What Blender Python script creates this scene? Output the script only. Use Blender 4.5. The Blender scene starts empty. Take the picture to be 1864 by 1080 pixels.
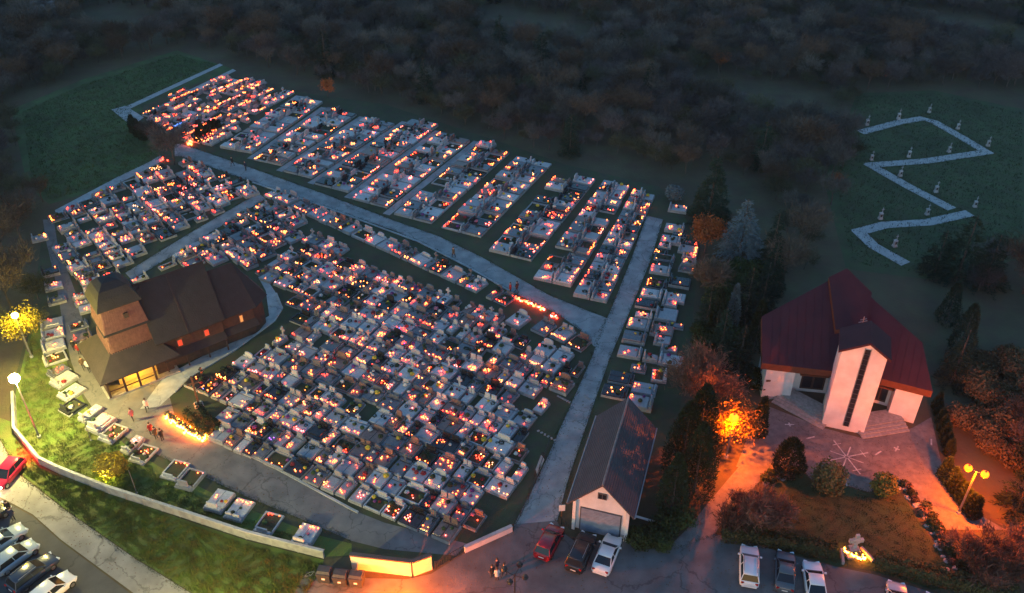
import bpy, bmesh, math, random
import numpy as np
from mathutils import Vector, Matrix
from mathutils.geometry import tessellate_polygon
SHZ = 0
random.seed(7); RNG = np.random.default_rng(7)
SC = bpy.context.scene; COL = SC.collection
# ---------------- camera, world, sun, exposure ----------------
TH, F, H = math.radians(35), 1582.0, 65.6
cam = bpy.data.cameras.new('camera'); camo = bpy.data.objects.new('camera', cam); COL.objects.link(camo)
camo.location = (0, 0, H); camo.rotation_euler = (math.radians(90) - TH, 0, 0)
cam.sensor_width = 36; cam.lens = 36 * F / 1864; cam.clip_end = 6000; cam.clip_start = 1
SC.camera = camo
W = bpy.data.worlds.new('World'); SC.world = W; W.use_nodes = True
nt = W.node_tree; nt.nodes.clear()
sky = nt.nodes.new('ShaderNodeTexSky'); sky.sky_type = 'NISHITA'; sky.sun_disc = False
sky.sun_elevation = math.radians(4.0); sky.sun_rotation = math.radians(200)
sky.ozone_density = 4.2; sky.air_density = 1.6; sky.dust_density = 0.4
bg = nt.nodes.new('ShaderNodeBackground'); bg.inputs[1].default_value = 0.135
ow = nt.nodes.new('ShaderNodeOutputWorld')
nt.links.new(sky.outputs[0], bg.inputs[0]); nt.links.new(bg.outputs[0], ow.inputs[0])
sl = bpy.data.lights.new('sun', 'SUN'); sl.energy = 0.05; sl.angle = math.radians(30); sl.color = (1, .85, .75)
so = bpy.data.objects.new('sun', sl); COL.objects.link(so); so.rotation_euler = (math.radians(70), 0, math.radians(-20))
SC.view_settings.view_transform = 'Standard'; SC.view_settings.look = 'None'
SC.view_settings.gamma = 1; SC.view_settings.use_curve_mapping = False
SC.view_settings.exposure = 2.15
SC.render.engine = 'CYCLES'; SC.cycles.use_denoising = True
SC.cycles.max_bounces = 4; SC.cycles.diffuse_bounces = 2; SC.cycles.glossy_bounces = 2; SC.cycles.transmission_bounces = 2
SC.cycles.sample_clamp_indirect = 4.0; SC.cycles.caustics_reflective = False; SC.cycles.caustics_refractive = False
# ---------------- helpers ----------------
def G(x, y, z=0.0):
    """survey helper: a point of the place (height z) from its bearing in the photograph"""
    xc = (x - 932) / F; yc = (y - 540) / F
    dy = math.cos(TH) - yc * math.sin(TH); dz = -math.sin(TH) - yc * math.cos(TH)
    t = (z - H) / dz
    return Vector((xc * t, dy * t, z))
def GP(pts, z=0.0): return [G(p[0], p[1], z) for p in pts]
def proj(v):
    dz = v[2] - H; fw = v[1] * math.cos(TH) - dz * math.sin(TH); dn = -v[1] * math.sin(TH) - dz * math.cos(TH)
    if fw < 1: return (-9999, -9999, 1)
    return (932 + F * v[0] / fw, 540 + F * dn / fw, fw)
MATS = {}
def mat(name, col, rough=.8, var=.25, scale=3.0, bump=0.0, metal=0.0, spec=.5, col2=None, emit=None, estr=0.0, detail=4, objrand=0.0, bscale=None, ramp=(.35, .65), mott=0.0, cracks=0.0):
    if name in MATS: return MATS[name]
    m = bpy.data.materials.new(name); m.use_nodes = True; n = m.node_tree; b = n.nodes['Principled BSDF']; L = n.links
    b.inputs['Roughness'].default_value = rough; b.inputs['Metallic'].default_value = metal
    b.inputs['Specular IOR Level'].default_value = spec
    c2 = col2 if col2 else tuple(max(0, c * (1 - var)) for c in col)
    tc = n.nodes.new('ShaderNodeTexCoord')
    out = None
    if var > 0 or col2:
        geo = n.nodes.new('ShaderNodeNewGeometry')
        no = n.nodes.new('ShaderNodeTexNoise'); no.inputs['Scale'].default_value = scale; no.inputs['Detail'].default_value = detail
        L.new(geo.outputs['Position'], no.inputs['Vector'])
        r = n.nodes.new('ShaderNodeValToRGB'); r.color_ramp.elements[0].position = ramp[0]; r.color_ramp.elements[1].position = ramp[1]
        r.color_ramp.elements[0].color = (*c2, 1); r.color_ramp.elements[1].color = (*col, 1)
        L.new(no.outputs[0], r.inputs[0]); out = r.outputs[0]
    if objrand > 0:
        oi = n.nodes.new('ShaderNodeObjectInfo'); hs = n.nodes.new('ShaderNodeHueSaturation')
        mr = n.nodes.new('ShaderNodeMapRange'); mr.inputs['To Min'].default_value = 1 - objrand; mr.inputs['To Max'].default_value = 1 + objrand
        L.new(oi.outputs['Random'], mr.inputs['Value']); L.new(mr.outputs[0], hs.inputs['Value'])
        if out: L.new(out, hs.inputs['Color'])
        else: hs.inputs['Color'].default_value = (*col, 1)
        out = hs.outputs[0]
    if mott > 0 or cracks > 0:
        g3 = n.nodes.new('ShaderNodeNewGeometry'); fac = None
        if mott > 0:
            n3 = n.nodes.new('ShaderNodeTexNoise'); n3.inputs['Scale'].default_value = scale * .22; n3.inputs['Detail'].default_value = 7; n3.inputs['Roughness'].default_value = .7
            mr3 = n.nodes.new('ShaderNodeMapRange'); mr3.inputs['From Min'].default_value = .3; mr3.inputs['From Max'].default_value = .7; mr3.inputs['To Min'].default_value = 1 - mott; mr3.inputs['To Max'].default_value = 1 + mott
            L.new(g3.outputs['Position'], n3.inputs['Vector']); L.new(n3.outputs[0], mr3.inputs['Value']); fac = mr3.outputs[0]
        if cracks > 0:
            nd = n.nodes.new('ShaderNodeTexNoise'); nd.inputs['Scale'].default_value = 1.2; nd.inputs['Detail'].default_value = 3; va = n.nodes.new('ShaderNodeVectorMath'); va.operation = 'MULTIPLY_ADD'; va.inputs[1].default_value = (1.6, 1.6, 0)
            L.new(g3.outputs['Position'], nd.inputs['Vector']); L.new(nd.outputs['Color'], va.inputs[0]); L.new(g3.outputs['Position'], va.inputs[2])
            vo = n.nodes.new('ShaderNodeTexVoronoi'); vo.feature = 'DISTANCE_TO_EDGE'; vo.inputs['Scale'].default_value = cracks; L.new(va.outputs[0], vo.inputs['Vector'])
            mc = n.nodes.new('ShaderNodeMapRange'); mc.inputs['From Max'].default_value = .012; mc.inputs['To Min'].default_value = .55; L.new(vo.outputs['Distance'], mc.inputs['Value'])
            if fac: mm = n.nodes.new('ShaderNodeMath'); mm.operation = 'MULTIPLY'; L.new(fac, mm.inputs[0]); L.new(mc.outputs[0], mm.inputs[1]); fac = mm.outputs[0]
            else: fac = mc.outputs[0]
        vs = n.nodes.new('ShaderNodeVectorMath'); vs.operation = 'SCALE'; L.new(out, vs.inputs[0]); L.new(fac, vs.inputs['Scale']); out = vs.outputs[0]
    if out: L.new(out, b.inputs['Base Color'])
    else: b.inputs['Base Color'].default_value = (*col, 1)
    if bump > 0:
        geo2 = n.nodes.new('ShaderNodeNewGeometry')
        n2 = n.nodes.new('ShaderNodeTexNoise'); n2.inputs['Scale'].default_value = bscale or scale * 6; n2.inputs['Detail'].default_value = 6
        bu = n.nodes.new('ShaderNodeBump'); bu.inputs['Strength'].default_value = bump; bu.inputs['Distance'].default_value = .1
        L.new(geo2.outputs['Position'], n2.inputs['Vector']); L.new(n2.outputs[0], bu.inputs['Height']); L.new(bu.outputs[0], b.inputs['Normal'])
    if emit:
        b.inputs['Emission Color'].default_value = (*emit, 1); b.inputs['Emission Strength'].default_value = estr
    MATS[name] = m; return m
class MB:
    def __init__(s): s.v = []; s.f = []; s.m = []
    def face(s, pts, m=0):
        i = len(s.v); s.v += [tuple(p) for p in pts]; s.f.append(tuple(range(i, i + len(pts)))); s.m.append(m); return s
    def box(s, c, d, rz=0, m=0, top=None):
        """box centred at c (bottom z = c[2]) size d; top = (sx, sy) scale of the upper face"""
        i = len(s.v); ca, sa = math.cos(rz), math.sin(rz); tx, ty = top or (1, 1)
        for z, kx, ky in ((0, 1, 1), (d[2], tx, ty)):
            for sx, sy in ((-1, -1), (1, -1), (1, 1), (-1, 1)):
                x, y = sx * d[0] / 2 * kx, sy * d[1] / 2 * ky
                s.v.append((c[0] + x * ca - y * sa, c[1] + x * sa + y * ca, c[2] + z))
        for q in ((3, 2, 1, 0), (4, 5, 6, 7), (0, 1, 5, 4), (1, 2, 6, 5), (2, 3, 7, 6), (3, 0, 4, 7)):
            s.f.append(tuple(i + k for k in q)); s.m.append(m)
        return s
    def prism(s, pts, z0, z1, m=0, bottom=False):
        i = len(s.v); n = len(pts)
        a = sum(pts[k][0] * pts[(k + 1) % n][1] - pts[(k + 1) % n][0] * pts[k][1] for k in range(n))
        if a < 0: pts = pts[::-1]
        s.v += [(p[0], p[1], z0) for p in pts] + [(p[0], p[1], z1) for p in pts]
        s.f.append(tuple(i + n + k for k in range(n))); s.m.append(m)
        if bottom: s.f.append(tuple(i + n - 1 - k for k in range(n))); s.m.append(m)
        for k in range(n):
            s.f.append((i + k, i + (k + 1) % n, i + n + (k + 1) % n, i + n + k)); s.m.append(m)
        return s
    def tube(s, p0, p1, r0, r1=None, n=6, m=0, cap=True):
        p0, p1 = Vector(p0), Vector(p1); r1 = r0 if r1 is None else r1
        d = (p1 - p0).normalized(); a = d.orthogonal().normalized(); b = d.cross(a); i = len(s.v)
        for p, r in ((p0, r0), (p1, r1)):
            for k in range(n):
                t = 2 * math.pi * k / n; s.v.append(tuple(p + (a * math.cos(t) + b * math.sin(t)) * r))
        for k in range(n):
            s.f.append((i + k, i + (k + 1) % n, i + n + (k + 1) % n, i + n + k)); s.m.append(m)
        if cap:
            s.f.append(tuple(i + n + k for k in range(n))); s.m.append(m)
            s.f.append(tuple(i + n - 1 - k for k in range(n))); s.m.append(m)
        return s
    def lathe(s, c, prof, n=8, m=0):
        i = len(s.v)
        for r, z in prof:
            for k in range(n):
                t = 2 * math.pi * k / n; s.v.append((c[0] + r * math.cos(t), c[1] + r * math.sin(t), c[2] + z))
        for j in range(len(prof) - 1):
            for k in range(n):
                s.f.append((i + j * n + k, i + j * n + (k + 1) % n, i + (j + 1) * n + (k + 1) % n, i + (j + 1) * n + k)); s.m.append(m)
        s.f.append(tuple(i + (len(prof) - 1) * n + k for k in range(n))); s.m.append(m)
        return s
    def add(s, o, M, mm=None):
        i = len(s.v); s.v += [tuple(M @ Vector(p)) for p in o.v]
        s.f += [tuple(i + k for k in f) for f in o.f]; s.m += [mm if mm is not None else k for k in o.m]
        return s
    def mesh(s, name, mats, smooth=False):
        me = bpy.data.meshes.new(name); me.from_pydata(s.v, [], s.f)
        for m in (mats if isinstance(mats, (list, tuple)) else [mats]): me.materials.append(m)
        me.polygons.foreach_set('material_index', s.m)
        if smooth: me.polygons.foreach_set('use_smooth', [True] * len(s.f))
        me.update(); return me
def link(name, me, parent=None, loc=None, rz=0.0, scale=None):
    o = bpy.data.objects.new(name, me); COL.objects.link(o)
    if parent: o.parent = parent
    if loc is not None: o.location = loc
    if rz: o.rotation_euler = (0, 0, rz)
    if scale is not None: o.scale = scale if isinstance(scale, (tuple, list)) else (scale,) * 3
    return o
def part(name, mb, mats, parent=None, smooth=False, **k): return link(name, mb.mesh(name, mats, smooth), parent, **k)
def tag(o, label, cat, group=None, kind=None):
    o['label'] = label; o['category'] = cat
    if group: o['group'] = group
    if kind: o['kind'] = kind
    return o
def thing(name, label, cat, loc=(0, 0, 0), rz=0.0, group=None, scale=None):
    return tag(link(name, None, None, loc, rz, scale), label, cat, group)
def struct(name, mb, m, smooth=False):
    o = part(name, mb, m, None, smooth); o['kind'] = 'structure'; o['label'] = name.replace('_', ' ') + ' of the place seen from above'; return o
ORD = 'zeroth first second third fourth fifth sixth seventh eighth ninth tenth eleventh twelfth thirteenth fourteenth fifteenth sixteenth seventeenth eighteenth nineteenth twentieth'.split()
def ordn(i):
    if i <= 20: return ORD[i]
    t = {2: 'twenty', 3: 'thirty', 4: 'forty'}[i // 10]
    return t + '-' + ORD[i % 10] if i % 10 else t[:-1] + 'ieth'
def ccw(p):
    a = sum(p[k][0] * p[(k + 1) % len(p)][1] - p[(k + 1) % len(p)][0] * p[k][1] for k in range(len(p)))
    return p if a > 0 else p[::-1]
def sheet(name, px, z, m, world=None):
    pts = ccw([(p.x, p.y) for p in (GP(px) if world is None else world)])
    global SHZ; SHZ += 1; z += SHZ * .0011
    tri = tessellate_polygon([[Vector((x, y, 0)) for x, y in pts]])
    me = bpy.data.meshes.new(name); me.from_pydata([(x, y, z) for x, y in pts], [], [t if (Vector(pts[t[1]]) - Vector(pts[t[0]])).cross(Vector(pts[t[2]]) - Vector(pts[t[0]])) > 0 else t[::-1] for t in tri]); me.materials.append(m)
    o = link(name, me); o['kind'] = 'structure'; return o
def inside(p, poly):
    c = False; n = len(poly); j = n - 1
    for i in range(n):
        if (poly[i][1] > p[1]) != (poly[j][1] > p[1]) and p[0] < (poly[j][0] - poly[i][0]) * (p[1] - poly[i][1]) / (poly[j][1] - poly[i][1]) + poly[i][0]: c = not c
        j = i
    return c
def strip(left, right): return left + right[::-1]
def lamp(name, loc, col, power, r=.12, parent=None, spot=None):
    l = bpy.data.lights.new(name, 'SPOT' if spot else 'POINT'); l.energy = power; l.color = col; l.shadow_soft_size = r
    o = bpy.data.objects.new(name, l); COL.objects.link(o); o.location = loc
    if spot: l.spot_size = math.radians(spot[0]); l.spot_blend = .6; o.rotation_euler = spot[1]
    if parent: o.parent = parent
    return o
# ---------------- ground, lanes, lawns ----------------
m_ground = mat('rough_ground', (.085, .078, .038), .95, col2=(.085, .055, .035), scale=.3, mott=.35, bump=.6, bscale=2.5, ramp=(.3, .7), detail=8)
m_lawn = mat('lawn_grass', (.04, .075, .022), .95, mott=.3, col2=(.045, .075, .022), scale=.35, bump=.5, bscale=6, detail=8)
m_field = mat('meadow_grass', (.06, .115, .034), .95, col2=(.06, .075, .03), scale=.5, mott=.4, bump=.5, bscale=4, detail=8)
m_verge = mat('verge_grass', (.085, .15, .025), .95, mott=.3, col2=(.12, .13, .035), scale=.6, bump=.8, bscale=8, detail=8)
m_tar = mat('worn_asphalt', (.15, .15, .155), .85, mott=.25, cracks=0.12, col2=(.10, .10, .105), scale=.5, bump=.25, bscale=20, detail=8)
m_tar_dark = mat('dark_asphalt', (.085, .085, .09), .85, mott=.25, cracks=0.12, col2=(.06, .06, .065), scale=.4, bump=.25, bscale=20, detail=8)
m_lane = mat('pale_asphalt', (.34, .34, .345), .85, mott=.14, cracks=0.2, col2=(.22, .22, .23), scale=.6, bump=.25, bscale=16, detail=10)
m_conc = mat('pale_concrete', (.42, .43, .44), .85, mott=.25, cracks=0.35, col2=(.32, .33, .34), scale=1.2, bump=.2, bscale=12, detail=8)
m_pave = mat('paving', (.20, .18, .17), .8, mott=.25, cracks=0.5, col2=(.14, .125, .125), scale=1.5, bump=.2, bscale=14, detail=8)
m_soil = mat('bare_soil', (.09, .07, .05), .95, col2=(.06, .07, .035), scale=.8, bump=.6, bscale=9)
m_yard = mat('graveyard_turf', (.05, .07, .028), .95, mott=.3, col2=(.06, .055, .035), scale=.7, bump=.5, bscale=8, detail=8)
g = MB(); N = 60
gs = 2500
g.face([(-gs, -gs, 0), (gs, -gs, 0), (gs, gs, 0), (-gs, gs, 0)])
struct('ground', g, m_ground)
Z1, Z2, Z3, Z4 = .004, .008, .012, .016
sheet('meadow', [(20, 200), (150, 145), (322, 92), (425, 126), (262, 192), (248, 240), (318, 285), (285, 305), (180, 345), (90, 372), (50, 340)], Z1, m_field)
sheet('graveyard_ground', [(80, 400), (300, 297), (250, 205), (420, 138), (520, 165), (700, 190), (900, 255), (1030, 300), (1200, 340), (1275, 430), (1255, 640), (1235, 760), (1085, 780), (960, 965), (845, 1005), (790, 1035), (640, 1012), (590, 1020), (450, 985), (110, 868), (30, 795), (25, 700), (60, 560)], Z1, m_yard)
sheet('front_lawn', [(28, 720), (55, 600), (95, 580), (125, 670), (160, 745), (230, 812), (290, 850), (420, 915), (580, 975), (640, 990), (640, 1011), (590, 1014), (450, 980), (330, 940), (110, 862), (75, 845), (30, 790)], Z2, m_verge)
sheet('hill_lawn', [(1560, 170), (1700, 165), (1864, 200), (1864, 470), (1700, 510), (1540, 490), (1500, 330)], Z1, mat('hill_grass', (.048, .08, .028), .95, col2=(.058, .066, .032), scale=.6, mott=.4, bump=.5, bscale=4, detail=8))
sheet('church_lawn', [(1440, 850), (1462, 860), (1480, 880), (1540, 886), (1583, 900), (1632, 884), (1745, 1060), (1700, 1075), (1590, 1040), (1520, 1030), (1310, 970), (1380, 900)], Z2, mat('church_grass', (.03, .06, .018), .95, col2=(.045, .05, .018), scale=.6, bump=.6, bscale=7, detail=8))
NE = [(318, 262), (330, 262), (460, 307), (600, 357), (720, 403), (800, 431), (880, 470), (1000, 538), (1085, 572)]
SE = [(318, 285), (330, 285), (460, 332), (600, 380), (720, 421), (762, 440), (850, 485), (930, 531), (1012, 570), (1062, 605), (1080, 630)]
sheet('main_lane', strip(NE + [(1120, 585)], SE + [(1100, 640)]), Z2, m_lane)
RL = [(1177, 393), (1150, 470), (1113, 562), (1095, 600), (1078, 650), (1040, 735), (1000, 825), (962, 905), (935, 958)]
RR = [(1207, 400), (1182, 480), (1142, 578), (1110, 652), (1088, 715), (1062, 790), (1032, 880), (1014, 950)]
sheet('side_lane', strip(RL, RR), Z3, m_lane)
sheet('front_lane', [(320, 765), (385, 797), (500, 852), (640, 928), (700, 952), (850, 990), (830, 1012), (700, 1000), (640, 985), (560, 950), (450, 905), (380, 872), (290, 830), (235, 800), (180, 760), (150, 715), (130, 660), (116, 600), (103, 520), (84, 440), (78, 400), (98, 400), (104, 440), (122, 490), (140, 540), (155, 600), (168, 650), (205, 715), (300, 690)], Z2, mat('path_asphalt', (.19, .18, .18), .85, mott=.14, cracks=0.2, col2=(.13, .125, .13), scale=.7, bump=.25, bscale=16, detail=8))
sheet('church_path', [(300, 685), (420, 622), (490, 575), (484, 530), (470, 505), (480, 500), (503, 535), (514, 562), (500, 585), (425, 640), (345, 688), (318, 715), (290, 740), (255, 745)], Z3, m_conc)
sheet('cross_path', [(228, 497), (345, 425), (470, 352), (484, 362), (360, 438), (240, 510)], Z2, m_lane)
sheet('meadow_path', [(100, 383), (215, 322), (270, 296), (292, 283), (300, 291), (272, 306), (218, 333), (104, 395)], Z2, m_conc)
sheet('concrete_strip', [(225, 196), (400, 116), (406, 119), (235, 199)], Z2, m_conc)
sheet('concrete_kerb_strip', [(330, 171), (424, 126), (430, 129), (336, 175)], Z2, m_conc)
sheet('concrete_pad', [(203, 200), (228, 193), (262, 214), (240, 230)], Z3, m_conc)
sheet('road', [(-120, 690), (0, 800), (32, 862), (120, 930), (250, 1020), (350, 1082), (500, 1200), (380, 1200), (250, 1085), (110, 982), (60, 937), (0, 905), (-120, 860)], Z2, mat('road_asphalt', (.30, .285, .27), .85, mott=.14, cracks=0.1, col2=(.2, .19, .185), scale=.5, bump=.2, bscale=18, detail=8))
sheet('car_park', [(-120, 862), (0, 908), (60, 941), (110, 986), (250, 1090), (380, 1210), (-200, 1300)], Z1, m_tar_dark)
sheet('verge', [(-60, 740), (25, 770), (70, 850), (330, 945), (450, 985), (590, 1020), (560, 1085), (500, 1190), (350, 1080), (250, 1018), (120, 928), (34, 860), (0, 798)], Z1 + .002, m_verge)
sheet('forecourt', [(555, 1045), (640, 1052), (740, 1055), (785, 1045), (845, 1008), (935, 966), (938, 955), (1014, 948), (1022, 968), (1045, 985), (1135, 985), (1215, 1002), (1252, 962), (1300, 972), (1520, 1032), (1590, 1046), (1700, 1080), (1864, 1140), (1900, 1300), (420, 1300)], Z2, m_tar)
sheet('church_path_drive', [(1210, 1004), (1252, 962), (1290, 915), (1345, 850), (1385, 800), (1420, 830), (1380, 880), (1330, 930), (1300, 975)], Z3, m_pave)
sheet('church_plaza', [(1385, 735), (1500, 780), (1575, 800), (1660, 780), (1695, 760), (1715, 850), (1770, 930), (1830, 965), (1720, 965), (1650, 890), (1632, 880), (1583, 897), (1540, 884), (1480, 877), (1462, 857), (1440, 848), (1380, 860), (1340, 850)], Z4, m_pave)
# painted star and crosses on the plaza
m_paint = mat('worn_paint', (.62, .6, .58), .8, col2=(.35, .33, .32), scale=4)
star = MB(); c0 = G(1541, 833)
def bar(mb, c, ang, a, b, w, z, m=0):
    d = Vector((math.cos(ang), math.sin(ang), 0)); n = Vector((-d.y, d.x, 0)) * w / 2
    p, q = Vector((c[0], c[1], z)) + d * a, Vector((c[0], c[1], z)) + d * b
    mb.face([p - n, q - n, q + n, p + n], m)
for k in range(8):
    a = k * math.pi / 4 + .25; bar(star, c0, a, .1 * (k + 1) / 8 + .1, 2.5 if k % 2 == 0 else 1.7, .13, .085 + k * .0005)
    if k % 2 == 0:
        d = Vector((math.cos(a), math.sin(a), 0)); bar(star, c0 + d * 1.9, a + math.pi / 2, -.5, .5, .09, .092)
so_ = part('painted_star', star, m_paint); so_['kind'] = 'structure'
for k, (x, y) in enumerate([(1437, 774), (1475, 798), (1598, 826), (1632, 818), (1695, 806), (1540, 880)]):
    s = MB(); bar(s, G(x, y), .3 * k, -.5, .5, .16, .085)
    if k in (0, 3): bar(s, G(x, y), .3 * k + 1.6, -.3, .3, .16, .088)
    o = part('painted_mark', s, m_paint); o['kind'] = 'structure'
# the zigzag path of the Stations
zig = [[(1572, 240), (1640, 222), (1678, 216), (1700, 222), (1750, 250), (1795, 277)], [(1795, 277), (1690, 293), (1585, 301)], [(1585, 301), (1650, 338), (1725, 377)], [(1758, 390), (1690, 405), (1610, 410), (1565, 422)], [(1565, 424), (1590, 448), (1640, 476)]]
for k, pl in enumerate(zig):
    w = GP(pl); lf, rt = [], []
    for i, p in enumerate(w):
        d = (w[min(i + 1, len(w) - 1)] - w[max(i - 1, 0)]).normalized(); n = Vector((-d.y, d.x, 0)) * .95
        e = d * .8 * (1 if i == len(w) - 1 else -1 if i == 0 else 0)
        lf.append(p + n + e); rt.append(p - n + e)
    sheet('hill_path', None, Z2 + k * .001, mat('smooth_concrete', (.42, .43, .44), .85, .12, scale=.8), world=lf + rt[::-1])
# kerb of the front lane, a real step
def ribbon(name, px, w, z0, z1, m, parent=None, world=None, off=0):
    P = world or GP(px); mb = MB()
    ls, rs = [], []
    for i, p in enumerate(P):
        d = (P[min(i + 1, len(P) - 1)] - P[max(i - 1, 0)]).normalized(); n = Vector((-d.y, d.x, 0))
        ls.append(p + n * (w / 2 + off)); rs.append(p + n * (off - w / 2))
    for i in range(len(P) - 1):
        mb.prism([(q.x, q.y) for q in (ls[i], rs[i], rs[i + 1], ls[i + 1])], z0, z1)
    return part(name, mb, m, parent)
for nm, px in (('front_kerb', [(372, 792), (385, 797), (500, 852), (640, 928), (652, 934)]), ('lane_kerb', [(460, 333), (600, 381), (762, 441), (850, 486), (928, 531)]), ('church_kerb', [(318, 715), (345, 688), (425, 640), (500, 585), (514, 562), (503, 535)])):
    o = ribbon(nm, px, .22, 0, .16, m_conc); o['kind'] = 'structure'
# ---------------- the tombs ----------------
STONE = [('light grey', mat('granite_light', (.48, .48, .50), .35, col2=(.37, .37, .39), scale=5, detail=8), 22),
         ('grey', mat('granite_grey', (.34, .34, .36), .28, col2=(.26, .26, .28), scale=5, detail=8), 30),
         ('dark grey', mat('granite_dark', (.16, .16, .18), .22, col2=(.11, .11, .125), scale=5, detail=8), 24),
         ('black', mat('granite_black', (.035, .035, .04), .16, col2=(.02, .02, .025), scale=5, detail=8), 13),
         ('brown', mat('granite_brown', (.24, .16, .14), .3, col2=(.15, .10, .09), scale=5, detail=8), 11),
         ('white', mat('terrazzo_white', (.55, .55, .56), .5, col2=(.42, .42, .43), scale=5, detail=8), 5)]
SW = [s[2] for s in STONE]
m_plinth = mat('tomb_plinth', (.36, .36, .36), .7, col2=(.26, .26, .265), scale=3, detail=8)
m_bed = mat('tomb_soil', (.05, .045, .03), .95, col2=(.03, .05, .02), scale=6, bump=.6)
EM = {'amber': ((1, .18, .035), 7.0), 'orange': ((1, .105, .02), 7.0), 'red': ((1, .032, .014), 5.5), 'pink': ((1, .11, .09), 5.2), 'white': ((1, .45, .2), 1.8), 'blue': ((.1, .25, 1), 1.2), 'violet': ((.45, .12, .9), 1.0), 'gold': ((1, .24, .015), 20.0)}
LK = ['amber', 'orange', 'red', 'pink', 'white', 'blue', 'violet', 'gold']; LW = [20, 42, 26, 9, 4, .5, .4, 0]
m_lan = {k: mat('lantern_' + k, EM[k][0], .3, 0, emit=EM[k][0], estr=EM[k][1]) for k in LK}
m_lid = mat('lantern_metal', (.35, .27, .12), .35, .2, metal=.8)
FC = {'white': (.7, .68, .62), 'yellow': (.65, .48, .05), 'dark red': (.25, .02, .03), 'purple': (.2, .05, .22), 'green': (.03, .07, .025), 'dark green': (.015, .035, .015), 'pink': (.55, .18, .25)}
FK = list(FC); FW = [18, 9, 10, 5, 26, 34, 5]
m_flo = {k: mat('blossom_' + k.replace(' ', '_'), FC[k], .9, .45, scale=14) for k in FK}
m_pot = mat('flower_pot', (.10, .06, .045), .7, .3)

def tomb_parts(w, l, style):
    """local frame: x across, +y to the headstone. returns list of (name, MB, matkey)"""
    P = []; ph = .32 if style != 'bed' else .16
    P.append(('plinth', MB().box((0, 0, 0), (w, l, ph - .012)), 'p'))
    hl = .42; sl_ = l - hl - .1; sy = -l / 2 + .05 + sl_ / 2; top = ph
    if style == 'bed':
        t = .16
        for sx in (-1, 1): P.append(('kerb', MB().box((sx * (w / 2 - t / 2), sy, ph), (t, sl_, .16), top=(.8, .99)), 's'))
        P.append(('kerb', MB().box((0, -l / 2 + .05 + t / 2, ph), (w - 2 * t - .02, t, .16), top=(.99, .8)), 's'))
        P.append(('planting_bed', MB().box((0, sy + t / 2, ph), (w - 2 * t - .02, sl_ - t - .02, .07), top=(.96, .96)), 'b'))
        top = ph + .08
    else:
        n = 2 if (w >= 1.9 and style in ('twin', 'flat')) else 1
        sw = (w - .1) / n - .03 * (n - 1)
        for k in range(n):
            x = 0 if n == 1 else (k - .5) * (w - .1) / 2
            mb = MB().box((x, sy, ph), (sw, sl_, .10)); mb.box((x, sy, ph + .10), (sw, sl_, .05), top=(1 - .1 / sw, 1 - .1 / sl_))
            P.append(('slab', mb, 's'))
        if style == 'raised':
            P.append(('upper_slab', MB().box((0, sy + .1, ph + .15), (w * .66, sl_ * .72, .11), top=(.93, .95)), 's')); top = ph + .26
        else: top = ph + .15
    hy = l / 2 - hl / 2
    P.append(('headstone_base', MB().box((0, hy, ph), (w * .86, hl - .06, .22), top=(.97, .9)), 's'))
    z = ph + .22; hw = w * .56
    if style in ('flat', 'bed'): hs = MB().box((0, hy, z), (hw, .16, .5), top=(.97, .85))
    elif style in ('arched', 'raised'):
        hs = MB(); pr = [(-hw / 2, 0), (hw / 2, 0), (hw / 2, .4)] + [(hw / 2 * math.cos(a), .4 + .2 * math.sin(a)) for a in (.5, 1.05, 1.57, 2.1, 2.64)] + [(-hw / 2, .4)]
        n = len(pr); hs.v = [(x, hy - .08, z + q) for x, q in pr] + [(x, hy + .08, z + q) for x, q in pr]
        hs.f = [tuple(range(n)), tuple(range(2 * n - 1, n - 1, -1))] + [((k + 1) % n, k, k + n, (k + 1) % n + n) for k in range(n)]; hs.m = [0] * len(hs.f)
    elif style == 'twin':
        for sx in (-1, 1): P.append(('headstone', MB().box((sx * w * .21, hy, z), (w * .34, .15, .55), top=(.9, .85)), 's'))
        hs = None
    else:  # cross
        hs = MB().box((0, hy, z), (.2, .16, 1.0)).box((0, hy, z + .55), (.68, .14, .19))
    if hs: P.append(('headstone', hs, 's'))
    return P, top
STY = ['flat', 'arched', 'twin', 'raised', 'bed', 'cross']; STW = [24, 21, 14, 15, 15, 11]
STN = {'flat': 'square headstone', 'arched': 'arched headstone', 'twin': 'twin headstones', 'raised': 'raised upper slab', 'bed': 'planted bed', 'cross': 'stone cross'}
_cache = {}
def tomb_tpl(w, l, style):
    k = (round(w, 2), round(l, 2), style)
    if k not in _cache: _cache[k] = tomb_parts(*k)
    return _cache[k]
GR = []; occ = []
CH_T, CH_U, CH_V = Vector((-44.4, 79.2, 0)), Vector((.795, .607, 0)), Vector((-.607, .795, 0))
def in_church(p):
    d = Vector((p[0], p[1], 0)) - CH_T; s, t = d.dot(CH_U), d.dot(CH_V)
    return -5.6 < s < 18 and -5.3 < t < 5.6
LANES = [[(p.x, p.y) for p in GP(q)] for q in (strip(NE, SE), strip(RL, RR), [(228, 497), (345, 425), (470, 352), (484, 362), (360, 438), (240, 510)], [(300, 685), (420, 622), (490, 575), (484, 530), (470, 505), (480, 500), (503, 535), (514, 562), (500, 585), (425, 640), (345, 688), (318, 715), (255, 745)])]
def corners(x, y, a, w, l):
    d = Vector((math.cos(a), math.sin(a))); n = Vector((d.y, -d.x)); c = Vector((x, y))
    return [c + d * (sy * l / 2) + n * (sx * w / 2) for sx, sy in ((-1, -1), (1, -1), (1, 1), (-1, 1), (0, 0))]
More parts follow.
